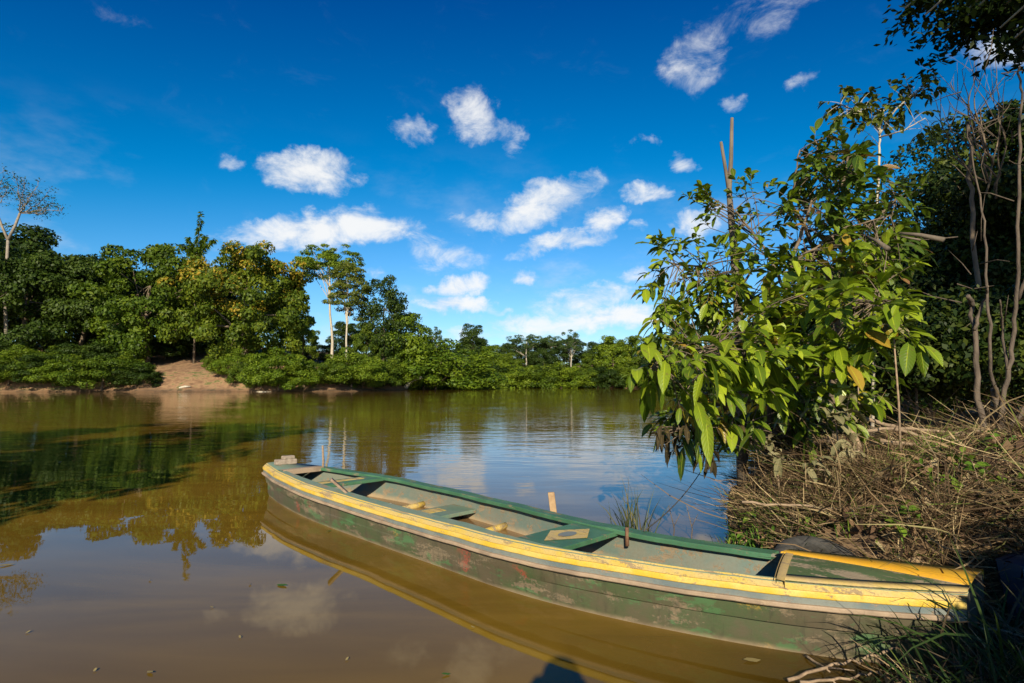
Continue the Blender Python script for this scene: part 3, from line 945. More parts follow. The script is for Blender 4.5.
# ------------------------------------------------------------------ posts, line and tuft beside the boat
b0 = onz(322, 470, 0)
MB_ = MB().tube([b0 + [0, 0, -.3], b0 + [.02, 0, .15], b0 + [.0, 0, .42]], [.022, .02, .017], 7)
tag(MB_.build('mooring_pole', M['driftwood']), 'thin upright stick in the water behind the boat bow', 'pole')
p = at(554, 505, 6.0)
MB_ = MB().box([p[0] + .0, p[1], .12], [.035, 0.01, 0], [0, .02, 0], [-.03, 0, .25])
tag(MB_.build('wooden_stake', flat_mat('raw pale wood', (.28, .17, .09), (.42, .29, .16), 20), smooth=False, bevel=.008), 'pale wooden stake standing in water behind the middle of the boat', 'stake')
a = bpt(.735, float(herm(HWK, .735)) - .05, float(rimz(.735)) + .01)
b = at(703, 468, 6.6)
qq = np.linspace(0, 1, 16)[:, None]
rp = a + (b - a) * qq - np.array([0, 0, .06]) * (4 * qq * (1 - qq))
tag(MB().tube(rp, .005, 6).build('mooring_line', flat_mat('dark rope', (.03, .027, .022), (.09, .08, .065), 60)), 'thin dark mooring line running from boat rim up to broadleaf shrub', 'rope')


def blades(mb, base, n, L, wid, spread, rng, lean=(0, 0), droop=.8, rad_=.08, seg=5):
    base = np.asarray(base, float)
    for k in range(n):
        az = rng.random() * 6.283
        d = nrm(np.array([math.cos(az) * spread * rng.random() + lean[0], math.sin(az) * spread * rng.random() + lean[1], 1]))
        out = nrm(np.array([math.cos(az) + lean[0] * 1.5, math.sin(az) + lean[1] * 1.5, 0]))
        l = L * rng.uniform(.5, 1.15)
        s = np.linspace(0, 1, seg)[:, None]
        dr = droop * rng.uniform(.3, 1.2)
        c = base + np.array([*(rng.normal(size=2) * rad_), 0]) + d * l * s * (1 - .25 * dr * s) + out * l * .45 * dr * s ** 2 - np.array([0, 0, 1]) * l * .35 * dr * s ** 3
        sd = np.array([-out[1], out[0], 0]); sd = nrm(sd + .5 * rng.normal(size=3))
        wv = wid * rng.uniform(.7, 1.3) * np.sin(np.pi * (.25 + .75 * s)) * .5
        mb.grid(np.stack([c - sd * wv, c + sd * wv], 1))


grassm = blade_mat('green grass blade', [(0, (.04, .10, .012)), (.6, (.08, .18, .02)), (.85, (.17, .24, .03)), (1, (.28, .22, .09))])
sedgem = blade_mat('dull sedge blade', [(0, (.03, .04, .015)), (.7, (.08, .10, .03)), (1, (.16, .13, .06))])
darkgrassm = blade_mat('shade toned grass blade', [(0, (.012, .026, .006)), (.4, (.026, .052, .010)), (.6, (.05, .085, .016)), (.66, (.045, .034, .022)), (.85, (.10, .075, .045)), (1, (.2, .15, .09))])  # bottom corner's shade put into the blade colours, dry brown stems mixed in
strawm = blade_mat('dry straw', [(0, (.045, .028, .017)), (.35, (.13, .083, .043)), (.66, (.25, .17, .09)), (.87, (.46, .35, .19)), (.93, (.08, .11, .02)), (1, (.13, .16, .03))], trans=.12, rough=.8)
deadleafm = blade_mat('dead leaf', [(0, (.06, .036, .024)), (.5, (.17, .10, .055)), (.85, (.32, .22, .12)), (1, (.42, .36, .2))], trans=.1, rough=.7)
rng = np.random.default_rng(31)
b0 = at(633, 520, 5.0); b0[2] = -.1
mb = MB(); blades(mb, b0, 70, .85, .012, .28, rng, rad_=.06, droop=.5)
tag(mb.build('sedge_tuft', sedgem), 'small dark sedge tuft rising behind the boat rim where the line is tied', 'plant')

# ------------------------------------------------------------------ tyre behind the rear deck, blue canoe end at right
c = np.array([2.13, 4.02, .19])
mb = MB()
ta = np.linspace(0, 2 * np.pi, 48, endpoint=False)
sec = np.linspace(0, 2 * np.pi, 12, endpoint=False)
rings = []
for k in ta:
    rr = .25 + .075 * np.cos(sec)
    rr = np.where(np.cos(sec) < -.6, .21, rr)
    rings.append(np.stack([rr * np.cos(k), rr * np.sin(k), .085 * np.sin(sec)], 1))
rings = np.array(rings + rings[:1])
tilt = rad(28)
Rx = np.array([[1, 0, 0], [0, math.cos(tilt), -math.sin(tilt)], [0, math.sin(tilt), math.cos(tilt)]])
mb.grid(rings @ Rx.T + c, close=True)
tag(mb.build('tyre', flat_mat('dusty worn rubber', (.018, .018, .018), (.06, .057, .052), 24, .9)), 'rounded grey worn tyre on the bank behind the boat rear deck', 'tyre')

bluem = paint_mat('dark blue boat paint', (.008, .022, .05), (.03, .035, .04), .3, 8, (.014, .03, .05), .5)  # dark blue paint, darkened further to imitate shade
can = thing('blue_canoe', 'dark blue boat end at the right edge beside the stern of the striped boat', 'canoe', (3.25, 3.5, 0))
q_ = np.linspace(0, 1, 20)
cx = np.stack([2.86 + 2.8 * q_, 3.36 + .75 * q_], 1)
nn2 = nrm(np.array([-.75, 2.8]))
hwc = .07 + .36 * np.sin(np.clip(q_ * 1.4, 0, 1) * np.pi / 2)
zc = .47 + .02 * q_
def cgrid(lst):
    return np.stack([np.concatenate([cx + nn2 * np.broadcast_to(a, (20,))[:, None], np.broadcast_to(b, (20,))[:, None]], 1) for a, b in lst], 1)
hbm = MB().grid(cgrid([(-(hwc - .02), zc), (-hwc, zc - .01), (-hwc, zc - .06), (-(hwc - .02), zc - .08), (-(hwc - .05), .2 + 0 * q_), (-(hwc - .12).clip(.02), .05 + 0 * q_), ((hwc - .12).clip(.02), .05 + 0 * q_), (hwc - .05, .2 + 0 * q_), (hwc, zc - .06), (hwc, zc), (hwc - .03, zc)]))
ring = cgrid([(-hwc, zc), (-(hwc - .05), .2 + 0 * q_), (-(hwc - .12).clip(.02), .05 + 0 * q_), ((hwc - .12).clip(.02), .05 + 0 * q_), (hwc - .05, .2 + 0 * q_), (hwc, zc)])[0]
hbm.add(np.vstack([ring, ring.mean(0)]), t=[(k, (k + 1) % 6, 6) for k in range(6)])
hbm.build('hull', bluem, can)
MB().grid(cgrid([(-(hwc - .03), zc - .004), (0 * q_, zc + .01), (hwc - .03, zc - .004)])[:7]).build('end_deck', bluem, can)

# ------------------------------------------------------------------ leafy plants close by
def leaf_batch(mb, base, dirs, L, W, droop, tint, rng, rows=6, fold=.25, accent=0.0):
    base = np.asarray(base, float); m = len(base)
    dirs = nrm(dirs)
    up = np.tile([0, 0, 1.0], (m, 1)) + .35 * rng.normal(size=(m, 3))
    side = nrm(np.cross(dirs, up))
    t_ = np.linspace(0, 1, rows)
    L = np.broadcast_to(L, (m,)); W = np.broadcast_to(W, (m,)); droop = np.broadcast_to(droop, (m,))
    cen = base[:, None] + (L[:, None, None] * (dirs[:, None] * (t_ - .12 * droop[:, None] * t_ ** 2)[..., None] + np.array([0, 0, -1.0]) * (droop[:, None] * t_ ** 2 * .55)[..., None]))
    tang = nrm(np.gradient(cen, axis=1))
    nr = nrm(np.cross(side[:, None], tang))
    prof = np.sin(np.pi * np.clip(t_ * .96 + .02, 0, 1) ** 1.05) ** .8
    prof[0] = .06; prof[-1] = .03
    hw_ = (W[:, None] * prof * .5)[..., None]
    wav = (.06 * L[:, None] * np.sin(t_ * 14 + rng.random(m)[:, None] * 6) * prof)[..., None]
    lft = cen - side[:, None] * hw_ + nr * (hw_ * fold + wav * .35)
    rgt = cen + side[:, None] * hw_ + nr * (hw_ * fold - wav * .35)
    lm = (lft + cen) / 2 - nr * hw_ * .03; rm = (rgt + cen) / 2 - nr * hw_ * .03
    P = np.stack([lft, lm, cen, rm, rgt], 2)  # m, rows, 5, 3
    i, j = np.meshgrid(np.arange(rows - 1), np.arange(4), indexing='ij')
    q = np.stack([i * 5 + j, i * 5 + j + 1, (i + 1) * 5 + j + 1, (i + 1) * 5 + j], -1).reshape(-1, 4)
    Q = (np.arange(m)[:, None, None] * rows * 5 + q[None]).reshape(-1, 4)
    lu = np.tile(np.repeat(t_, 5), m); lv = np.tile(np.tile([-1, -.5, 0, .5, 1], rows), m)
    tn = np.repeat(np.broadcast_to(tint, (m,)), rows * 5)
    mb.add(P.reshape(-1, 3), Q, lu=lu, lv=lv, tint=tn, accent=np.repeat(np.broadcast_to(accent, (m,)), rows * 5))


def spray(lb, tb, anchor, axis_, n, L, rng, droop=.8, tint=.5, wl=.36, twig=.006, accent=0.0):
    """a twig end carrying n leaves in a loose spiral"""
    axis_ = nrm(axis_)
    TL = L * .22 * n ** .8
    s = np.linspace(0, 1, n)
    base = anchor + axis_ * (TL * s)[:, None] - np.array([0, 0, .15]) * (TL * s ** 2)[:, None]
    a = rng.random() * 6.28 + np.arange(n) * 2.4 + rng.normal(size=n) * .3
    x = nrm(np.cross(axis_, [0, 0, 1.0]) + 1e-3); y = np.cross(x, axis_)
    out = np.cos(a)[:, None] * x + np.sin(a)[:, None] * y * .6
    d = out * (1.1 - .5 * s)[:, None] + axis_ * (.45 + .5 * s)[:, None] + rng.normal(size=(n, 3)) * .28
    ll = L * rng.uniform(.45, 1.2, n)
    leaf_batch(lb, base, d, ll, ll * wl * rng.uniform(.85, 1.15, n), droop * rng.uniform(.5, 1.4, n), np.clip(tint + rng.normal(size=n) * .22, 0, 1), rng, accent=np.where(rng.random(n) < .6, accent, (rng.random(n) < .05) * 1.0))
    tb.tube(np.vstack([anchor, base[n // 2], base[-1]]), [twig, twig * .8, twig * .4], 4)


def region_points(specs, rng):
    out = []
    for (x0, y0, x1, y1, Y0, Y1, n, L, droop, tint, k) in specs:
        for _ in range(n):
            # elliptical, denser middle
            while True:
                a, b = rng.uniform(-1, 1, 2)
                if a * a + b * b < 1: break
            p = at((x0 + x1) / 2 + a * (x1 - x0) / 2, (y0 + y1) / 2 + b * (y1 - y0) / 2, rng.uniform(Y0, Y1))
            out.append((p, L, droop, tint, k))
    return out


def shrub(name, label, cat, base, skeleton, specs, leafmat, barkmat, rng, wl=.36, twig_r=.006, group=None, accent_p=.0, kink=.009):
    root = thing(name, label, cat, base, group)
    tb, lb = MB(), MB()
    nodes = []
    for pts, r0, r1 in skeleton:
        pts = np.asarray(pts, float)
        q = np.linspace(0, len(pts) - 1, (len(pts) - 1) * 6 + 1)
        sm = np.stack([np.interp(q, np.arange(len(pts)), pts[:, i]) for i in range(3)], 1)
        sm[1:-1] = (sm[:-2] + 2 * sm[1:-1] + sm[2:]) / 4
        sm[1:-1] += rng.normal(size=sm[1:-1].shape) * kink
        tb.tube(sm, np.linspace(r0, r1, len(sm)), 7)
        nodes.append(sm[2:])
    nodes = np.concatenate(nodes)
    for (p, L, droop, tint, k) in region_points(specs, rng):
        dd = np.linalg.norm(nodes - p, axis=1) + .25 * np.maximum(nodes[:, 2] - p[2], 0)
        s = nodes[rng.choice(np.argsort(dd)[:9])]
        v = p - s
        ln = np.linalg.norm(v)
        mid = s + v * .5 + np.array([0, 0, .12 * ln]) + rng.normal(size=3) * .05 * ln
        q = np.linspace(0, 1, 6)[:, None]
        tw = (1 - q) ** 2 * s + 2 * q * (1 - q) * mid + q ** 2 * p
        tb.tube(tw, np.linspace(twig_r * 1.4, twig_r * .8, 6), 4)
        ax = nrm(v) + np.array([0, -.25, .05]) + rng.normal(size=3) * .35
        spray(lb, tb, p, ax, k, L, rng, droop, np.clip(tint + rng.normal() * .12, 0, 1), wl, twig_r * .7, accent=1.0 if rng.random() < accent_p else 0.0)
    tb.build('trunk', barkmat, root)
    lb.build('foliage', leafmat, root)
    return root


bigleaf = leaf_mat('big glossy leaf', (.018, .042, .005), (.11, .172, .010), (.33, .40, .022), accent=(.34, .2, .03), trans=.24, rough=.34, spec=.55, veins=True)
topleaf = leaf_mat('small glossy leaf', (.016, .038, .006), (.06, .108, .011), (.17, .24, .02), accent=(.22, .10, .05), trans=.25, rough=.38, spec=.5, veins=True)
dustyleaf = leaf_mat('dusty pale leaf', (.10, .105, .05), (.19, .175, .09), (.30, .26, .15), trans=.12, rough=.8, spec=.1, veins=True)
brownleaf = leaf_mat('dry brown hanging leaf', (.022, .018, .010), (.055, .042, .020), (.14, .11, .055), trans=.15, rough=.7, spec=.15, veins=True)

rng = np.random.default_rng(41)
tb0 = at(768, 492, 6.7); tb0[2] = gz(tb0[0], tb0[1]) - .05
sk = [
    ([tb0, at(769, 440, 6.7), at(772, 380, 6.5), at(780, 320, 6.3), at(792, 260, 6.3), at(812, 200, 6.5)], .05, .014),
    ([at(771, 400, 6.6), at(745, 372, 6.0), at(708, 356, 5.3), at(668, 352, 4.9), at(648, 372, 4.75)], .028, .008),
    ([at(778, 330, 6.35), at(745, 290, 6.2), at(705, 268, 6.1), at(668, 262, 6.1)], .024, .007),
    ([at(776, 350, 6.4), at(820, 330, 5.9), at(862, 305, 5.4), at(892, 300, 5.1)], .026, .008),
    ([at(785, 290, 6.3), at(760, 240, 6.3), at(735, 210, 6.3)], .02, .006),
    ([at(790, 265, 6.3), at(840, 230, 6.3), at(890, 215, 6.1)], .02, .006),
    ([at(772, 380, 6.5), at(800, 380, 5.9), at(830, 372, 5.5)], .024, .008),
    ([at(771, 395, 6.5), at(752, 400, 5.8), at(722, 405, 5.3)], .018, .006),
]
specs = [
    # x0 y0 x1 y1 Y0 Y1 n L droop tint k
    (646, 340, 706, 395, 4.5, 5.0, 15, .24, 1.2, .9, 6), (690, 325, 780, 400, 4.7, 5.4, 26, .25, .9, .8, 6),
    (660, 390, 780, 440, 4.9, 5.7, 16, .19, 1.1, .35, 6), (735, 285, 850, 400, 4.8, 5.8, 48, .23, .6, .75, 6),
    (820, 275, 908, 350, 4.6, 5.4, 26, .24, .6, .85, 6), (645, 240, 725, 315, 5.8, 6.4, 36, .17, .7, .7, 9),
    (700, 240, 800, 335, 5.5, 6.6, 64, .18, .6, .7, 8), (790, 230, 905, 325, 5.4, 6.6, 66, .19, .5, .7, 8),
    (750, 330, 890, 430, 5.5, 6.8, 50, .19, .7, .4, 6), (690, 360, 810, 445, 5.6, 6.8, 30, .16, .9, .3, 6), (690, 185, 790, 240, 6.2, 6.7, 24, .15, .7, .55, 9),
    (655, 295, 725, 350, 5.4, 6.1, 16, .17, .9, .6, 6),
]
shrub('broadleaf_shrub', 'leafy shrub with large drooping glossy leaves hanging over the water', 'shrub', tb0, sk, specs, bigleaf, M['bark'], rng, .42, .0045, accent_p=.05)

rng = np.random.default_rng(42)
tb1 = at(830, 470, 7.2); tb1[2] = gz(tb1[0], tb1[1]) - .05
sk = [([tb1, at(832, 400, 7.2), at(838, 320, 7.0), at(842, 250, 6.9), at(842, 190, 6.9), at(850, 150, 6.9)], .05, .012),
      ([at(838, 300, 7.0), at(810, 240, 6.8), at(790, 200, 6.7), at(800, 150, 6.8)], .026, .007),
      ([at(842, 250, 6.9), at(880, 215, 6.7), at(905, 190, 6.6)], .024, .007),
      ([at(842, 215, 6.9), at(822, 170, 6.8), at(815, 140, 6.8)], .02, .006)]
specs = [(785, 150, 880, 240, 6.2, 7.3, 78, .2, .6, .6, 8), (800, 128, 860, 185, 6.5, 7.2, 28, .17, .5, .5, 8), (860, 175, 920, 240, 6.3, 7.0, 22, .19, .6, .6, 7),
         (790, 210, 910, 290, 6.2, 7.2, 56, .2, .7, .35, 7), (770, 180, 800, 235, 6.4, 6.9, 6, .15, .8, .35, 7)]
shrub('broadleaf_tree', 'upper dark leaved tree rising behind the drooping glossy shrub', 'tree', tb1, sk, specs, topleaf, M['bark'], rng, .36, .0045, accent_p=.05)

rng = np.random.default_rng(43)
tb2 = at(872, 440, 8.2); tb2[2] = gz(tb2[0], tb2[1]) - .05
sk = [([tb2, at(874, 330, 8.0), at(877, 205, 7.8), at(879, 155, 7.7), at(880, 125, 7.7), at(884, 110, 7.7)], .025, .010),
      ([at(879, 135, 7.7), at(893, 112, 7.6), at(912, 95, 7.5), at(930, 86, 7.5)], .016, .006),
      ([at(879, 130, 7.7), at(862, 112, 7.6), at(840, 105, 7.6)], .016, .006),
      ([at(879, 138, 7.7), at(905, 130, 7.4), at(925, 118, 7.3)], .012, .005)]
specs = [(826, 92, 870, 122, 7.3, 7.9, 20, .12, .9, .6, 6), (850, 90, 908, 135, 7.3, 7.9, 28, .12, .9, .5, 6), (890, 78, 937, 104, 7.3, 7.8, 20, .12, .9, .65, 6), (915, 110, 932, 130, 7.2, 7.5, 5, .12, 1.0, .55, 6)]
shrub('sapling', 'slender pale stemmed sapling topping the foliage with small dangling leaves', 'tree', tb2, sk, specs, leaf_mat('sapling leaf', (.03, .05, .008), (.075, .10, .014), (.15, .17, .02), trans=.3, rough=.5, spec=.3, veins=True), M['palebark'], rng, .6, .003, kink=.004)

# hanging dry leaves under the shrub, tied to its lower twigs
rng = np.random.default_rng(44)
sk = [([tb0 + [.05, .05, 0], at(762, 445, 6.4), at(730, 432, 5.7), at(690, 428, 5.2), at(668, 432, 5.0)], .02, .006)]
specs = [(655, 420, 745, 455, 4.9, 5.7, 18, .13, 1.4, .3, 5), (740, 400, 870, 475, 5.8, 6.8, 80, .12, 1.0, .6, 5)]
shrub('withered_shrub', 'withered shrub with dark brown dead leaves hanging below the glossy leaves', 'shrub', tb0 + [.05, .05, 0], sk, specs, brownleaf, M['bark'], rng, .34)

# dusty seedlings on the bank
rng = np.random.default_rng(45)
for px, py, Yd, n, L, lb in [(808, 474, 5.0, 2, .17, 'dusty grey-green seedling with a rosette of pale leaves behind the boat'), (856, 462, 5.1, 3, .17, 'pale drooping dusty plant right of the grey-green seedling'),
                             (835, 420, 5.3, 4, .19, 'dusty pale leafed plant below the yellow leaved twig'), (775, 462, 5.4, 4, .16, 'grey-green dusty plant at foot of glossy shrub by the water'), (893, 330, 5.2, 3, .2, 'long dusty drooping leaves beside the right of glossy shrub')]:
    p = at(px, py, Yd)
    b_ = np.array([p[0] + .08, p[1] + .1, gz(p[0] + .08, p[1] + .1) - .03])
    top = p + [0, 0, .05]
    root = thing('dusty_plant', lb, 'plant', b_)
    tb, lb_ = MB(), MB()
    tb.tube([b_, (b_ + top) / 2 + [.02, .01, 0], top], [.012, .01, .006], 5)
    for _ in range(n):
        spray(lb_, tb, top + rng.normal(size=3) * .05, rng.normal(size=3) * .5 + [0, -.4, .6], 6, L, rng, 1.1, .5, .38)
    tb.build('stem', M['driftwood'], root); lb_.build('foliage', dustyleaf, root)
# yellow-leaved twig
p = at(858, 385, 5.9)
b_ = np.array([p[0], p[1] + .1, gz(p[0], p[1] + .1)])
root = thing('yellow_leaved_plant', 'small plant with bright yellow leaves right of glossy shrub', 'plant', b_)
tb, lb_ = MB(), MB()
tb.tube([b_, (b_ + p) / 2 + [.04, 0, 0], p], [.014, .012, .006], 5)
for dy in (-.1, 0, .1, .17):
    spray(lb_, tb, p + [rng.normal() * .06, 0, dy], [rng.normal() * .5, -.5, .3], 4, .13, rng, .6, .8, .4)
tb.build('stem', M['driftwood'], root); lb_.build('foliage', leaf_mat('yellow leaf', (.14, .16, .015), (.36, .3, .02), (.5, .4, .03), trans=.3), root)

# forked dead trunk
root = thing('dead_forked_trunk', 'bare dead trunk with two snapped prongs above the glossy shrub', 'dead tree')
Yd = 6.9
b_ = at(742, 470, Yd); b_[2] = gz(b_[0], b_[1]) - .1
root.location = tuple(b_)
tb = MB()
tb.tube([b_, at(741, 380, Yd), at(738, 300, Yd), at(735, 262, Yd), at(731, 215, Yd), at(729, 190, Yd), at(731, 160, Yd), at(732, 118, Yd)], [.075, .065, .06, .055, .042, .034, .026, .02], 8)
tb.tube([at(730, 198, Yd), at(726, 172, Yd), at(721, 142, Yd)], [.026, .022, .018], 7)
tb.tube([at(739, 290, Yd), at(752, 270, Yd - .1), at(757, 240, Yd - .1)], [.02, .014, .005], 5)
tb.build('trunk', M['reddishbark'], root)
# peeling broken branch ends among the leaves
for px, py, px2, py2, Yd, lb in [(898, 233, 944, 240, 5.3, 'broken pinkish branch end sticking out right of the glossy shrub'), (868, 237, 888, 249, 5.4, 'short torn branch end beside the broken pinkish branch')]:
    a, b = at(px, py, Yd + .3), at(px2, py2, Yd)
    mb = MB().tube([a, (a + b) / 2 + [0, 0, .012], b], [.012, .02, .026], 7)
    mb.tube([a + [0, 0, -.03], (a + b) / 2 + [0, 0, -.035]], [.006, .012], 5)
    tag(mb.build('broken_branch', M['reddishbark']), lb, 'branch')

# ------------------------------------------------------------------ shaded wood on the right
wood = []
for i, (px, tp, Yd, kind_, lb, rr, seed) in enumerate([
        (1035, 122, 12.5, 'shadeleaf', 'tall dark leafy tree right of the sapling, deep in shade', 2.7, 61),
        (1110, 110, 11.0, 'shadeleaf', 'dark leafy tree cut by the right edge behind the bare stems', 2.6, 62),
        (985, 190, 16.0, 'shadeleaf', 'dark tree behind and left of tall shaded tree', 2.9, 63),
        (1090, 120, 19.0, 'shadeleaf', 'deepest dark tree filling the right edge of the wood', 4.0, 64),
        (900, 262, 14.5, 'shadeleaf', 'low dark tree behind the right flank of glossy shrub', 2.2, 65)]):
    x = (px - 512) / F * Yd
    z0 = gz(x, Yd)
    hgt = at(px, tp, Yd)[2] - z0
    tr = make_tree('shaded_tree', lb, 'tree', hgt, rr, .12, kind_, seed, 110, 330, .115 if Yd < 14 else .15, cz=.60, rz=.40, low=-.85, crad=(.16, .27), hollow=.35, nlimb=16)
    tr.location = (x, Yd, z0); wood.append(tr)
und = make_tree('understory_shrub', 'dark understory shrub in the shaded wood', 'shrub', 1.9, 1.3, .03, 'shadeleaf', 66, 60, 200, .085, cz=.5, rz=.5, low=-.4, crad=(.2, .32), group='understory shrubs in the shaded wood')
spots = [(915, 8.6), (955, 9.4), (1000, 9.0), (1040, 8.0), (880, 10.2), (930, 11.5), (985, 11.5), (1030, 11)]
for i, (px, Yd) in enumerate(spots):
    x = (px - 512) / F * Yd
    if i == 0:
        und.location = (x, Yd, gz(x, Yd)); und.rotation_euler = (0, 0, .5)
    else:
        s = R.uniform(.75, 1.25)
        dup(und, (x, Yd, gz(x, Yd)), R.random() * 6, (s, s, s), group='understory shrubs in the shaded wood')

# bare stems clump
rng = np.random.default_rng(51)
def wavy(pts, j, n=5):
    pts = np.asarray(pts, float)
    q = np.linspace(0, len(pts) - 1, (len(pts) - 1) * n + 1)
    sm = np.stack([np.interp(q, np.arange(len(pts)), pts[:, i]) for i in range(3)], 1)
    sm[1:-1] = (sm[:-2] + 2 * sm[1:-1] + sm[2:]) / 4 + rng.normal(size=sm[1:-1].shape) * j
    return sm
stemm = bark_mat('warm grey stem bark', (.035, .026, .02), (.14, .105, .076), 22, .25, 1.0)
b_ = at(1003, 466, 6.0); b_[2] = gz(b_[0], b_[1]) - .05
root = thing('coppiced_sapling', 'clump of bare brown stems rising from one stump at the right edge', 'sapling', b_)
tb = MB()
Yd = 6.0
tb.tube(wavy([b_, at(1002, 440, Yd), at(999, 415, Yd), at(994, 388, Yd)], .004), np.linspace(.055, .034, 16), 9)
for pts, r0, r1 in [([(985, 450), (978, 400), (974, 340), (972, 300)], .034, .02), ([(1000, 420), (1008, 370), (1015, 320), (1017, 260), (1019, 180), (1021, 100), (1020, 66)], .025, .010),
                    ([(996, 400), (990, 350), (987, 290), (984, 220), (976, 180), (968, 125)], .018, .006), ([(1004, 440), (1016, 420), (1035, 395)], .03, .02), ([(1006, 446), (1022, 432), (1045, 418)], .03, .018),
                    ([(972, 305), (968, 296)], .026, .022), ([(974, 330), (984, 300), (988, 286)], .018, .01), ([(1008, 370), (1003, 330), (1000, 300)], .018, .008), ([(1018, 300), (1035, 250), (1040, 200)], .02, .01)]:
    w_ = wavy([at(a, b, Yd + .1 * rng.normal()) for a, b in pts], .008)
    tb.tube(w_, np.linspace(r0, r1, len(w_)), 7)
for k in range(26):  # fine bare twigs
    a = at(rng.uniform(955, 1020), rng.uniform(70, 330), Yd + rng.normal() * .2)
    d = nrm(rng.normal(size=3) + [0, 0, .5]) * rng.uniform(.2, .55)
    tb.tube([a, a + d * .5 + rng.normal(size=3) * .03, a + d], [.007, .005, .002], 4)
tb.build('trunk', stemm, root)
# pale leaning trunk of the shaded wood and bare treetop
b_ = at(985, 430, 9.0); b_[2] = gz(b_[0], b_[1])
root = thing('bare_treetop_tree', 'bare twiggy treetop spreading against the sky above the shaded wood', 'dead tree', b_)
tb = MB()
Yd = 9.0
w_ = wavy([b_, at(985, 330, Yd), at(975, 250, Yd), at(972, 190, Yd), at(968, 122, Yd)], .02)
tb.tube(w_, np.linspace(.042, .028, len(w_)), 7)
hub = at(975, 190, Yd)
for (px, py) in [(950, 82), (962, 70), (975, 60), (985, 72), (995, 58), (1005, 80), (1018, 62), (940, 117), (935, 116), (958, 100), (1012, 100), (990, 95)]:
    e = at(px, py, Yd + rng.uniform(-.8, .8))
    st = at(rng.uniform(975, 1000), rng.uniform(140, 200), Yd)
    w_ = wavy([st, (st + e) / 2 + rng.normal(size=3) * .2, e], .015)
    tb.tube(w_, np.linspace(.016, .004, len(w_)), 5)
    for k in range(5):
        i = rng.integers(4, len(w_))
        d = nrm(e - st + rng.normal(size=3) * .9) * rng.uniform(.25, .8)
        tb.tube([w_[i], w_[i] + d * .5 + rng.normal(size=3) * .04, w_[i] + d], [.006, .004, .002], 4)
tb.build('trunk', M['bark'], root)

# overhanging tree: trunk outside the frame to the right, its branches enter at top right and shade the wood
rng = np.random.default_rng(52)
root = thing('overhanging_tree', 'dark tree whose branches hang into the top right corner', 'tree', (8.6, -.8, gz(8.6, -.8)))
tb, cb = MB(), MB()
b_ = np.array([8.6, -.8, gz(8.6, -.8) - .3])
cl = crown(cb, (8.4, .4, 8.2), (3.2, 3.4, 2.2), 80, 160, .2, rng, -.9, (.2, .34))
ends = []
for px, py, Yd, n in [(905, 8, 6.8, 1), (925, 15, 6.6, 1), (945, 30, 6.8, 1), (965, 18, 6.6, 1), (985, 10, 6.5, 1), (1000, 28, 6.3, 1), (1015, 38, 6.0, 1), (1030, 25, 6.0, 1), (1005, 5, 6.3, 1), (935, -8, 6.8, 1), (970, -12, 6.6, 1), (1040, 5, 6, 1),
                      (1023, 48, 6.2, 1), (905, -15, 6.8, 1)]:
    e = at(px, py, Yd); ends.append(e)
    for _ in range(6):
        c_ = e + np.array([.36, 0, .05]) + rng.normal(size=3) * np.array([.16, .3, .07])
        m = 55
        pos = c_ + np.clip(rng.normal(size=(m, 3)), -1.5, 1.5) * np.array([.14, .2, .07])
        v, q = quads_leaves(pos, np.tile([0, 0, 1.0], (m, 1)), .105, .5, .6, rng)
        cb.add(v, q, tint=rng.random() * .5)
    pt = np.array([7.6, 2.2, 7.6])
    w_ = wavy([pt, pt + (e - pt) * .45 + [0, 0, .35], e], .03)
    tb.tube(w_, np.linspace(.06, .012, len(w_)), 5)
limbs(tb, b_, [cl[i] for i in rng.permutation(len(cl))[:16]] + [np.array([7.6, 2.2, 7.6])], .28, rng, .45, trunk_top=(8.4, .2, 8.4))
tb.build('trunk', M['palebark'], root)
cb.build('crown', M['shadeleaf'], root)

# trees on the near bank behind the camera at left: only their shadow shows on the water
for i, (x, y, h_, rr) in enumerate([(-10.2, -2.0, 11.0, 2.4), (-8.2, -2.6, 7.6, 2.0), (-15.5, -2.5, 10.0, 2.8)]):
    tr = make_tree('bank_tree', 'bank tree outside the left of the frame whose shadow darkens the water', 'tree', h_, rr, .16, 'darkleaf', 70 + i, 50, 150, .26, cz=.66, rz=.33, group='near bank trees casting shadow on the water')
    tr.location = (x, y, gz(x, y))

sb = make_tree('added_shade_shrub', 'unseen shrub added behind the viewer to shade the grass at bottom right', 'shrub', 2.1, .9, .03, 'darkleaf', 77, 90, 130, .09, cz=.55, rz=.45, low=-.9)  # unseen shrubs, added to throw shade on the corner grass
sb.location = (2.72, -.35, gz(2.72, -.35))
sb2 = dup(sb, (2.95, .05, gz(2.95, .05)), 2.0, (.9, .9, .8), 'second unseen shrub added outside the right edge to shade the grass')

# ------------------------------------------------------------------ bank cover: straw, dead leaves, grass
rng = np.random.default_rng(55)
def bank_points(n, x0, x1, y0, y1, dmin=.03):
    out = np.zeros((0, 2))
    while len(out) < n:
        p = rng.uniform((x0, y0), (x1, y1), (n * 2, 2))
        ok = (sdist(p[:, 0], p[:, 1]) > dmin) & (boat_clear(p[:, 0], p[:, 1]) > .02) & (np.hypot(p[:, 0] - 2.13, p[:, 1] - 4.02) > .34)
        out = np.vstack([out, p[ok]])
    return out[:n]


def patch_points(n, x0, x1, y0, y1):
    p = bank_points(n * 3, x0, x1, y0, y1, .10)
    k = vnoise(p[:, 0] * 1.9 + 5, p[:, 1] * 1.9) + .6 * vnoise(p[:, 0] * 5 + 2, p[:, 1] * 5 + 7)
    return p[np.argsort(-(k + .55 * rng.random(len(p))))[:n]]


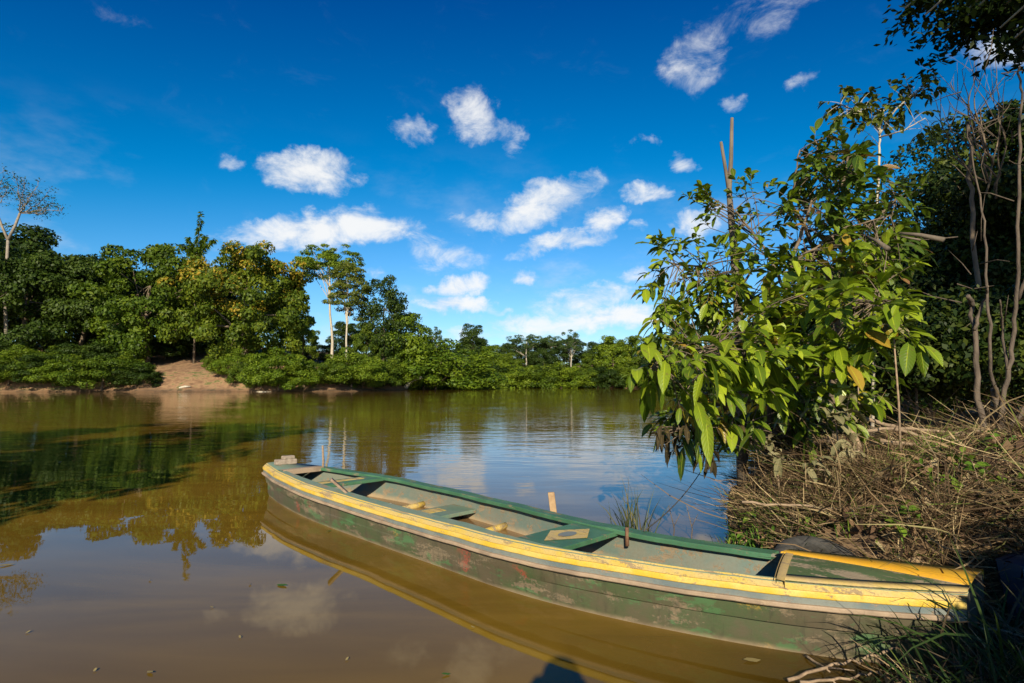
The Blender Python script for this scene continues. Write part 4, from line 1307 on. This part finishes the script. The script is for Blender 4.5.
def straws(n, x0, x1, y0, y1, lmin, lmax, lift, wid, steep=.25):
    p = patch_points(n, x0, x1, y0, y1)
    z = ground_z(p[:, 0], p[:, 1])
    az = rng.random(n) * 6.283
    el = np.abs(rng.normal(size=n)) * steep
    d = np.stack([np.cos(az) * np.cos(el), np.sin(az) * np.cos(el), np.sin(el)], 1)
    L = rng.uniform(lmin, lmax, n)[:, None]
    base = np.c_[p, z + rng.random(n) * lift]
    bend = rng.normal(size=(n, 3)) * .12
    s = np.linspace(0, 1, 4)
    cen = base[:, None] + d[:, None] * L[:, None] * s[None, :, None] + bend[:, None] * (s * (1 - s) * 2)[None, :, None] * L[:, None]
    gzc = ground_z(cen[..., 0].ravel(), cen[..., 1].ravel()).reshape(cen.shape[:2])
    cen[..., 2] = np.maximum(cen[..., 2], gzc + .006)
    sd = nrm(np.cross(d, rng.normal(size=(n, 3)) * .6 + [0, 0, 1]))
    w_ = (wid * rng.uniform(.5, 1.6, n))[:, None, None] * np.array([.6, 1, .9, .3])[None, :, None] * .5
    P = np.stack([cen - sd[:, None] * w_, cen + sd[:, None] * w_], 2).reshape(-1, 3)
    i = np.arange(3)
    q = np.stack([i * 2, i * 2 + 1, i * 2 + 3, i * 2 + 2], -1)
    return P, (np.arange(n)[:, None, None] * 8 + q[None]).reshape(-1, 4)


mb = MB()
mb.add(*straws(26000, 1.7, 6.0, 2.6, 6.3, .06, .32, .09, .005, .35))
mb.add(*straws(4000, 1.8, 4.6, 3.2, 6.0, .2, .5, .14, .005, .5))
mb.add(*straws(1400, 1.8, 5.0, 2.8, 6.0, .15, .45, .12, .015, .25))
mb.add(*straws(1500, 1.8, 5.2, 3.2, 6.6, .5, 1.1, .16, .007, .3))
mb.add(*straws(2600, 1.75, 3.2, 4.0, 8.0, .12, .4, .08, .006, .6))
mb.add(*straws(5000, 2.2, 6.5, 5.8, 9, .15, .4, .06, .008, .2))
mb.add(*straws(2500, 1.0, 3.6, 1.2, 3.3, .06, .3, .05, .005))
tag(mb.build('dry_straw', strawm), 'tangled dry straw covering the bank behind the boat', 'straw', kind='stuff')
mb = MB()
pp = bank_points(7500, 1.0, 6.5, 1.5, 7.5)
zz = ground_z(pp[:, 0], pp[:, 1])
v, q = quads_leaves(np.c_[pp, zz + .02 + .10 * rng.random(len(pp))], np.tile([0, -.3, 1.0], (len(pp), 1)), .105, .5, .8, rng)
mb.add(v, q)
tag(mb.build('dead_leaves', deadleafm), 'scattered brown dead leaves lying on the bank', 'dead leaves', kind='stuff')
mb = MB()
for p in bank_points(620, 1.75, 6.5, 3.0, 7, .02):
    blades(mb, (*p, gz(*p)), rng.integers(3, 9), rng.uniform(.10, .26), .010, .5, rng, rad_=.05, seg=4)
for px, py in [(905, 462), (925, 455), (940, 462), (955, 450), (960, 468), (985, 470), (930, 470), (890, 465), (748, 520), (770, 525), (790, 530)]:
    p = at(px, py, 5.4 if py < 500 else 4.9)
    for _ in range(4):
        a, b = p[0] + rng.normal() * .12, p[1] + rng.normal() * .15
        blades(mb, (a, b, gz(a, b)), 12, .36, .012, .5, rng, rad_=.08)
tag(mb.build('bank_grass', grassm), 'short green grass sprouting through the dry straw', 'grass', kind='stuff')
# leafy weeds on the bank
weedm = leaf_mat('weed leaf', (.03, .07, .010), (.08, .16, .015), (.17, .26, .025), trans=.25, rough=.5, spec=.3, veins=True)
weed = thing('weed_plant', 'small green leafy weed growing through the straw on the bank', 'plant', group='leafy weeds on the bank')
tb, lb_ = MB(), MB()
for _ in range(7):
    d = nrm(rng.normal(size=3) * [1, 1, .3] + [0, 0, .9])
    e = d * rng.uniform(.06, .2)
    tb.tube([(0, 0, -.03), e * .5, e], [.004, .003, .002], 4)
    spray(lb_, tb, e, d, 5, .085, rng, .8, rng.random(), .5, .002)
tb.build('stem', M['driftwood'], weed); lb_.build('foliage', weedm, weed)
k = 0
for px, py, Yd in [(842, 478, 5.0), (905, 478, 5.0), (925, 515, 4.4), (957, 520, 4.4), (870, 525, 4.3), (775, 515, 4.9), (755, 500, 5.3), (1000, 500, 4.6), (985, 530, 4.2), (830, 500, 4.7), (945, 480, 4.9), (800, 535, 4.4), (870, 470, 5.2), (1010, 545, 4.0), (915, 540, 4.05), (740, 528, 4.9), (890, 450, 5.6), (930, 440, 6), (960, 440, 6.2), (880, 430, 6.5), (1010, 470, 5.5)]:
    p = at(px, py, Yd); p[2] = gz(p[0], p[1])
    s_w = rng.uniform(.7, 1.5)
    if k == 0: weed.location = tuple(p)
    else: dup(weed, p, rng.random() * 6, (s_w,) * 3, group='leafy weeds on the bank')
    k += 1
# rank grass round the boat's stern, bottom right
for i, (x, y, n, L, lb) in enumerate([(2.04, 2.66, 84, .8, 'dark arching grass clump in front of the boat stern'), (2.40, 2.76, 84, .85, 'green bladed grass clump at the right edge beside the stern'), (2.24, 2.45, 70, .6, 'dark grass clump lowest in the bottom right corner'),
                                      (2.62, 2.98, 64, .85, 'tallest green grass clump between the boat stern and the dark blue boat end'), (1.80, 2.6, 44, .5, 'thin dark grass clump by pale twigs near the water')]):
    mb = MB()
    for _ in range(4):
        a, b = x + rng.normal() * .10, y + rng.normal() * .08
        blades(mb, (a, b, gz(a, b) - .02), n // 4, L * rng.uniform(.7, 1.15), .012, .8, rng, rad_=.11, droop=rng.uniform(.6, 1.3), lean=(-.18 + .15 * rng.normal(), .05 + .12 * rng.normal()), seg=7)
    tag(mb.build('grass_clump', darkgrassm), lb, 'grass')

# driftwood: fallen poles and sticks, each its own
def stick(pts, r0, r1, label, mat='driftwood', name='driftwood_stick', twig=0):
    w_ = wavy(pts, .006, 5)
    mb = MB().tube(w_, np.linspace(r0, r1, len(w_)), 6)
    for _ in range(twig):
        i = rng.integers(2, len(w_) - 1)
        d = nrm(w_[-1] - w_[0] + rng.normal(size=3) * np.linalg.norm(w_[-1] - w_[0]) * .5) * rng.uniform(.08, .2)
        mb.tube([w_[i], w_[i] + d * .6, w_[i] + d], [r1, r1 * .7, r1 * .4], 4)
    tag(mb.build(name, M[mat]), label, 'stick')
stick([at(862, 418, 5.8), at(900, 428, 5.9), at(945, 432, 6.0), at(985, 433, 6.1)], .022, .014, 'fallen pole topmost of the heap left of the stem clump', twig=2)
stick([at(850, 432, 5.5), at(890, 428, 5.7), at(940, 440, 5.8), at(980, 446, 5.9)], .02, .012, 'fallen pole second in the heap left of stem clump')
stick([at(870, 442, 5.5), at(920, 444, 5.6), at(982, 430, 5.8)], .016, .012, 'crossing pole slanting up toward the stem clump')
stick([at(880, 440, 5.4), at(930, 446, 5.5), at(980, 450, 5.7)], .018, .010, 'lowest fallen pole of the heap above green grass')
stick([at(845, 412, 5.6), at(856, 440, 5.5), at(864, 465, 5.4)], .026, .02, 'short upright crooked stick under the yellow leaved plant')
stick([at(742, 502, 4.7), at(800, 506, 4.6), at(860, 512, 4.5), at(930, 524, 4.4), at(985, 508, 4.6)], .011, .007, 'long thin stick lying across the straw behind the boat', twig=3)
stick([at(893, 470, 4.9), at(912, 500, 4.5), at(934, 524, 4.2)], .013, .008, 'slanting stick pointing down the bank toward the boat')
stick([at(935, 500, 4.4), at(962, 478, 4.7)], .014, .008, 'short stick slanting up the straw below the green grass')
stick([at(970, 478, 4.6), at(974, 462, 4.6)], .024, .02, 'stubby broken stump in straw beside the stem clump', 'reddishbark')
stick([onz(788, 680, .02), onz(835, 664, .05), onz(862, 660, .06), onz(900, 648, .10)], .009, .005, 'pale forked twig at waterline by the stern grass', twig=3)
stick([onz(800, 682, .03), onz(850, 678, .05), onz(880, 672, .06)], .008, .005, 'pale twig lowest at bottom edge by the stern grass', twig=2)
stick([onz(805, 655, .01), onz(830, 672, .03)], .007, .004, 'short dark twig crossing the pale forked twig')
a = onz(950, 628, .2)
stick([onz(905, 640, .15), onz(960, 625, .25), onz(1010, 632, .25)], .008, .005, 'thin pale stalk bent over the dark grass at right', twig=2)
# bare twigs in the water behind the boat
for px, py, lb in [(672, 516, 'bare twig standing in the water right of sedge tuft'), (690, 520, 'second bare twig right of sedge tuft, nearer the straw')]:
    p = at(px, py, 5.6); p[2] = -.1
    mb = MB().tube([p, p + [.02, 0, .2], p + [-.03, 0, .42]], [.006, .005, .003], 4)
    mb.tube([p + [.015, 0, .22], p + [.08, 0, .34]], [.004, .002], 4)
    tag(mb.build('bare_twig', M['bark']), lb, 'twig')

# leaves afloat
fl = blade_mat('floating leaf', [(0, (.16, .10, .05)), (.6, (.3, .24, .1)), (1, (.4, .34, .2))])
flg = blade_mat('floating green leaf', [(0, (.04, .12, .02)), (1, (.07, .16, .03))])
def afloat(px, py, L, m_, label, group=None):
    p = onz(px, py, .006)
    az = R.random() * 6.28
    d = np.array([math.cos(az), math.sin(az), 0]) * L / 2; s = np.array([-d[1], d[0], 0]) * .5
    v = [p - d, p - d * .3 + s * .9, p + d * .4 + s * .8 + [0, 0, .004], p + d + [0, 0, .006], p + d * .4 - s * .8 + [0, 0, .004], p - d * .3 - s * .9]
    o = MB().add(v, [(0, 1, 4, 5), (1, 2, 3, 4)]).build('floating_leaf', m_)
    tag(o, label, 'leaf', group)
afloat(282, 585, .10, flg, 'green leaf afloat left of the boat')
afloat(329, 531, .06, flg, 'small green leaf afloat against the boat hull')
afloat(446, 674, .05, flg, 'yellow-green leaf afloat near the bottom centre')
afloat(150, 672, .05, fl, 'pale leaf afloat near the bottom left')
afloat(6, 565, .12, fl, 'brown leaf afloat at left edge of the water')
afloat(752, 660, .10, fl, 'pale leaf afloat near the stern twigs')
for px, py in [(473, 627), (150, 580), (212, 607), (240, 637), (28, 632), (95, 670), (250, 584), (347, 659), (212, 440), (112, 435), (60, 462), (205, 546), (30, 415), (130, 420), (58, 414)]:
    afloat(px, py, .03 if py > 500 else .09, fl, 'tiny pale leaf speck scattered on open water', 'tiny leaf specks on the water')

# ------------------------------------------------------------------ photographer, whose shadow falls on the water
pz = gz(0, -.3)
ph = thing('person', 'person standing on the bank holding a camera, whose head shadow falls on the water', 'person', (0.02, -.34, pz))
me = bpy.data.meshes.new('body')
hz = 1.62 - pz
J = dict(pel=(0, 0, .86), sp=(0, 0, 1.05), ch=(0, .01, 1.24), nk=(0, .02, 1.37), hd=(0, .05, 1.45), tp=(0, .05, 1.53),
         sl=(-.19, 0, 1.29), el=(-.27, .12, 1.12), hl=(-.075, .27, 1.40), sr=(.19, 0, 1.29), er=(.27, .12, 1.12), hr=(.075, .27, 1.40),
         pl=(-.1, 0, .83), kl=(-.12, .02, .46), al=(-.13, -.02, .08), tl=(-.14, .14, .03), pr=(.1, 0, .83), kr=(.12, .02, .46), ar=(.13, -.02, .08), tr=(.14, .14, .03))
names = list(J)
E_ = [('pel', 'sp'), ('sp', 'ch'), ('ch', 'nk'), ('nk', 'hd'), ('hd', 'tp'), ('ch', 'sl'), ('sl', 'el'), ('el', 'hl'), ('ch', 'sr'), ('sr', 'er'), ('er', 'hr'),
      ('pel', 'pl'), ('pl', 'kl'), ('kl', 'al'), ('al', 'tl'), ('pel', 'pr'), ('pr', 'kr'), ('kr', 'ar'), ('ar', 'tr')]
me.from_pydata([J[k] for k in names], [(names.index(a), names.index(b)) for a, b in E_], [])
body = bpy.data.objects.new('body', me); C.objects.link(body); body.parent = ph
sk_ = body.modifiers.new('skin', 'SKIN')
rads = dict(pel=.15, sp=.14, ch=.16, nk=.06, hd=.095, tp=.085, sl=.075, el=.05, hl=.042, sr=.075, er=.05, hr=.042, pl=.09, kl=.06, al=.045, tl=.04, pr=.09, kr=.06, ar=.045, tr=.04)
for k, vv in enumerate(me.skin_vertices[0].data):
    vv.radius = (rads[names[k]],) * 2
    vv.use_root = k == 0
body.modifiers.new('sub', 'SUBSURF').render_levels = 2
me.materials.append(flat_mat('plain clothing', (.12, .13, .12), (.2, .2, .18), 8))
hb_ = MB()
uu_, vv_ = np.meshgrid(np.linspace(0, np.pi, 10), np.linspace(0, 2 * np.pi, 16, endpoint=False), indexing='ij')
hc = np.array([.02, -.34 + .04, pz + 1.50])
hb_.grid(hc + np.stack([.105 * np.sin(uu_) * np.cos(vv_), .12 * np.sin(uu_) * np.sin(vv_) - .02, .11 * np.cos(uu_)], -1), close=True)
hb_.build('hair', flat_mat('dark hair', (.02, .015, .01), (.04, .03, .02), 30), ph)
cb_ = MB().box((0, -.10, CZ - .01), (.07, 0, 0), (0, .025, 0), (0, 0, .045))
o = cb_.build('handheld_camera', flat_mat('black camera body', (.02, .02, .02), (.03, .03, .03), 30), smooth=False, bevel=.008)
tag(o, 'black camera held up to the face of the person on the bank', 'camera')

# ------------------------------------------------------------------ light and sky
EL, AZ = rad(26), rad(4)   # sun behind the camera, slightly left
sd = np.array([-math.sin(AZ) * math.cos(EL), -math.cos(AZ) * math.cos(EL), math.sin(EL)])
sl = bpy.data.lights.new('sun', 'SUN')
sl.energy = 5.0; sl.angle = rad(.53); sl.color = (1, .88, .66)
so = bpy.data.objects.new('sun', sl); C.objects.link(so)
from mathutils import Vector
so.rotation_euler = Vector(sd).to_track_quat('Z', 'Y').to_euler()
so.location = (0, -20, 20)

wd = bpy.data.worlds.new('World'); scene.world = wd
wd.use_nodes = True
t = NT.__new__(NT); t.t = wd.node_tree; t.t.nodes.clear()
out = t.t.nodes.new('ShaderNodeOutputWorld')
sky = t.t.nodes.new('ShaderNodeTexSky')
sky.sky_type = 'NISHITA'; sky.sun_disc = False
sky.sun_elevation = EL; sky.sun_rotation = math.pi + AZ
sky.altitude = 0; sky.air_density = 1.0; sky.dust_density = .3; sky.ozone_density = 4.0
sc_ = t.n('SeparateColor', Color=sky.outputs[0])
deep = lambda c_, k_: t.math('DIVIDE', t.math('MULTIPLY', c_, c_), t.math('ADD', c_, k_))
hsv = t.n('CombineColor', Red=t.math('MULTIPLY', t.n('Math', _operation='SMOOTH_MAX', i0=t.math('SUBTRACT', t.math('SUBTRACT', deep(sc_.outputs[0], .9), .02), .95), i1=.0, i2=.25).outputs[0], 1.1),
          Green=t.n('Math', _operation='SMOOTH_MAX', i0=t.math('SUBTRACT', t.math('MULTIPLY', deep(sc_.outputs[1], .45), 1.12), .72), i1=.2, i2=.4).outputs[0],
          Blue=t.math('SUBTRACT', t.math('MULTIPLY', deep(sc_.outputs[2], .5), 1.29), .85)).outputs[0]
D = t.n('TexCoord').outputs['Generated']
sx = t.n('SeparateXYZ', Vector=D)
wob = t.n('TexNoise', Scale=9.0, Detail=4.0, Roughness=.6, Vector=D)
wv = t.n('VectorMath', _operation='SUBTRACT', i0=wob.outputs['Color'], i1=(.5, .5, .5)).outputs[0]
Dw = t.n('VectorMath', _operation='MULTIPLY_ADD', i0=wv, i1=(.10, .10, .06), i2=D).outputs[0]
wob2 = t.n('TexNoise', Scale=34.0, Detail=5.0, Roughness=.65, Vector=D)
Dw = t.n('VectorMath', _operation='MULTIPLY_ADD', i0=t.n('VectorMath', _operation='SUBTRACT', i0=wob2.outputs['Color'], i1=(.5, .5, .5)).outputs[0], i1=(.045, .045, .03), i2=Dw).outputs[0]
clouds = [  # px, py, half width px, half height px, rotation deg, density
    (308, 173, 56, 24, 0, 1.0), (330, 231, 105, 20, -3, 1.0), (352, 212, 34, 12, -10, .6), (475, 116, 32, 32, 10, .75), (412, 136, 26, 16, 20, .6), (508, 135, 20, 18, 30, .5), (225, 160, 18, 9, 10, .45),
    (548, 205, 66, 26, -22, 1.0), (475, 216, 40, 14, 8, .7), (565, 243, 60, 12, -12, .9), (606, 220, 26, 13, -8, .8), (648, 196, 30, 13, -5, .75), (678, 163, 18, 14, 10, .7), (443, 250, 46, 24, 20, .55),
    (465, 288, 34, 12, -6, 1.0), (458, 305, 42, 10, 0, 1.1), (529, 279, 22, 10, 0, .9), (590, 300, 66, 15, -6, .72), (640, 275, 26, 10, -8, .75), (706, 225, 30, 16, 0, .8), (700, 58, 38, 34, -40, .62), (800, 86, 26, 12, -30, .5), (770, 10, 50, 30, -20, .5),
    (615, 318, 70, 14, 0, .95), (540, 185, 22, 12, 0, .5), (645, 142, 14, 8, 0, .5), (1000, 45, 50, 25, 0, .6), (535, 325, 80, 14, 0, .75), (470, 335, 60, 10, 0, .6), (740, 104, 16, 8, 0, .45), (130, 15, 50, 16, 10, .25), (370, 272, 18, 7, 0, .5), (640, 230, 16, 6, 0, .5), (500, 310, 18, 6, 0, .6)]
tot = None
low_ = None
for px, py, hw_, hh_, ro, den in clouds:
    c = nrm(ray(px, py))
    e1 = nrm(ray(px + 1, py) - ray(px - 1, py)); e1 = nrm(e1 - c * (e1 @ c)); e2 = np.cross(e1, c)
    a = rad(-ro)
    ea, eb = math.cos(a) * e1 + math.sin(a) * e2, -math.sin(a) * e1 + math.cos(a) * e2
    k = 1 / np.linalg.norm(ray(px, py)) / F
    da = t.n('VectorMath', _operation='DOT_PRODUCT', i0=Dw, i1=tuple(ea / (hw_ * k * 1.12))).outputs['Value']
    db = t.n('VectorMath', _operation='DOT_PRODUCT', i0=Dw, i1=tuple(eb / (hh_ * k * 1.15))).outputs['Value']
    r2 = t.math('ADD', t.math('MULTIPLY', da, da), t.math('MULTIPLY', db, db))
    m = t.math('MULTIPLY', t.math('SUBTRACT', 1.0, r2, True), den)
    if c[1] < 0: continue
    tot = m if tot is None else t.n('Math', _operation='SMOOTH_MAX', i0=tot, i1=m, i2=.15).outputs[0]
front = t.smooth(sx.outputs[1], .0, .1)
n1 = t.noise(t.n('Mapping', Vector=D, Scale=(1, 1, 1.9)).outputs[0], 13.0, 10, .66, .5)
n2 = t.noise(t.n('Mapping', Vector=D, Scale=(1, 1, 2.2)).outputs[0], 5.0, 6, .6)
dens = t.math('ADD', t.math('MULTIPLY', tot, front), t.math('MULTIPLY', t.math('SUBTRACT', n1, .5), 1.7))
mask = t.math('MULTIPLY', t.smooth(dens, .16, 1.10), t.smooth(tot, .06, .40))
# faint streaks and veil low in the sky
veil = t.math('MULTIPLY', t.smooth(n2, .5, .75), t.math('MULTIPLY', t.math('SUBTRACT', 1.0, t.smooth(sx.outputs[2], .04, .42)), .6))
mask = t.math('MAXIMUM', t.math('MULTIPLY', mask, .93), veil)
shade = t.smooth(t.math('ADD', n1, t.math('MULTIPLY', tot, .2)), .35, .75)
ccol = t.mix(shade, (4.9, 5.5, 6.3), (7.6, 7.6, 7.5))
final = t.mix(mask, hsv, ccol)
bg = t.n('Background', Color=final, Strength=.085)
t.t.links.new(bg.outputs[0], out.inputs[0])

scene.view_settings.view_transform = 'Standard'
scene.view_settings.look = 'None'
scene.view_settings.gamma = 1
scene.view_settings.exposure = 0.6
scene.cycles.max_bounces = 8
scene.cycles.transparent_max_bounces = 12
scene.cycles.use_denoising = True
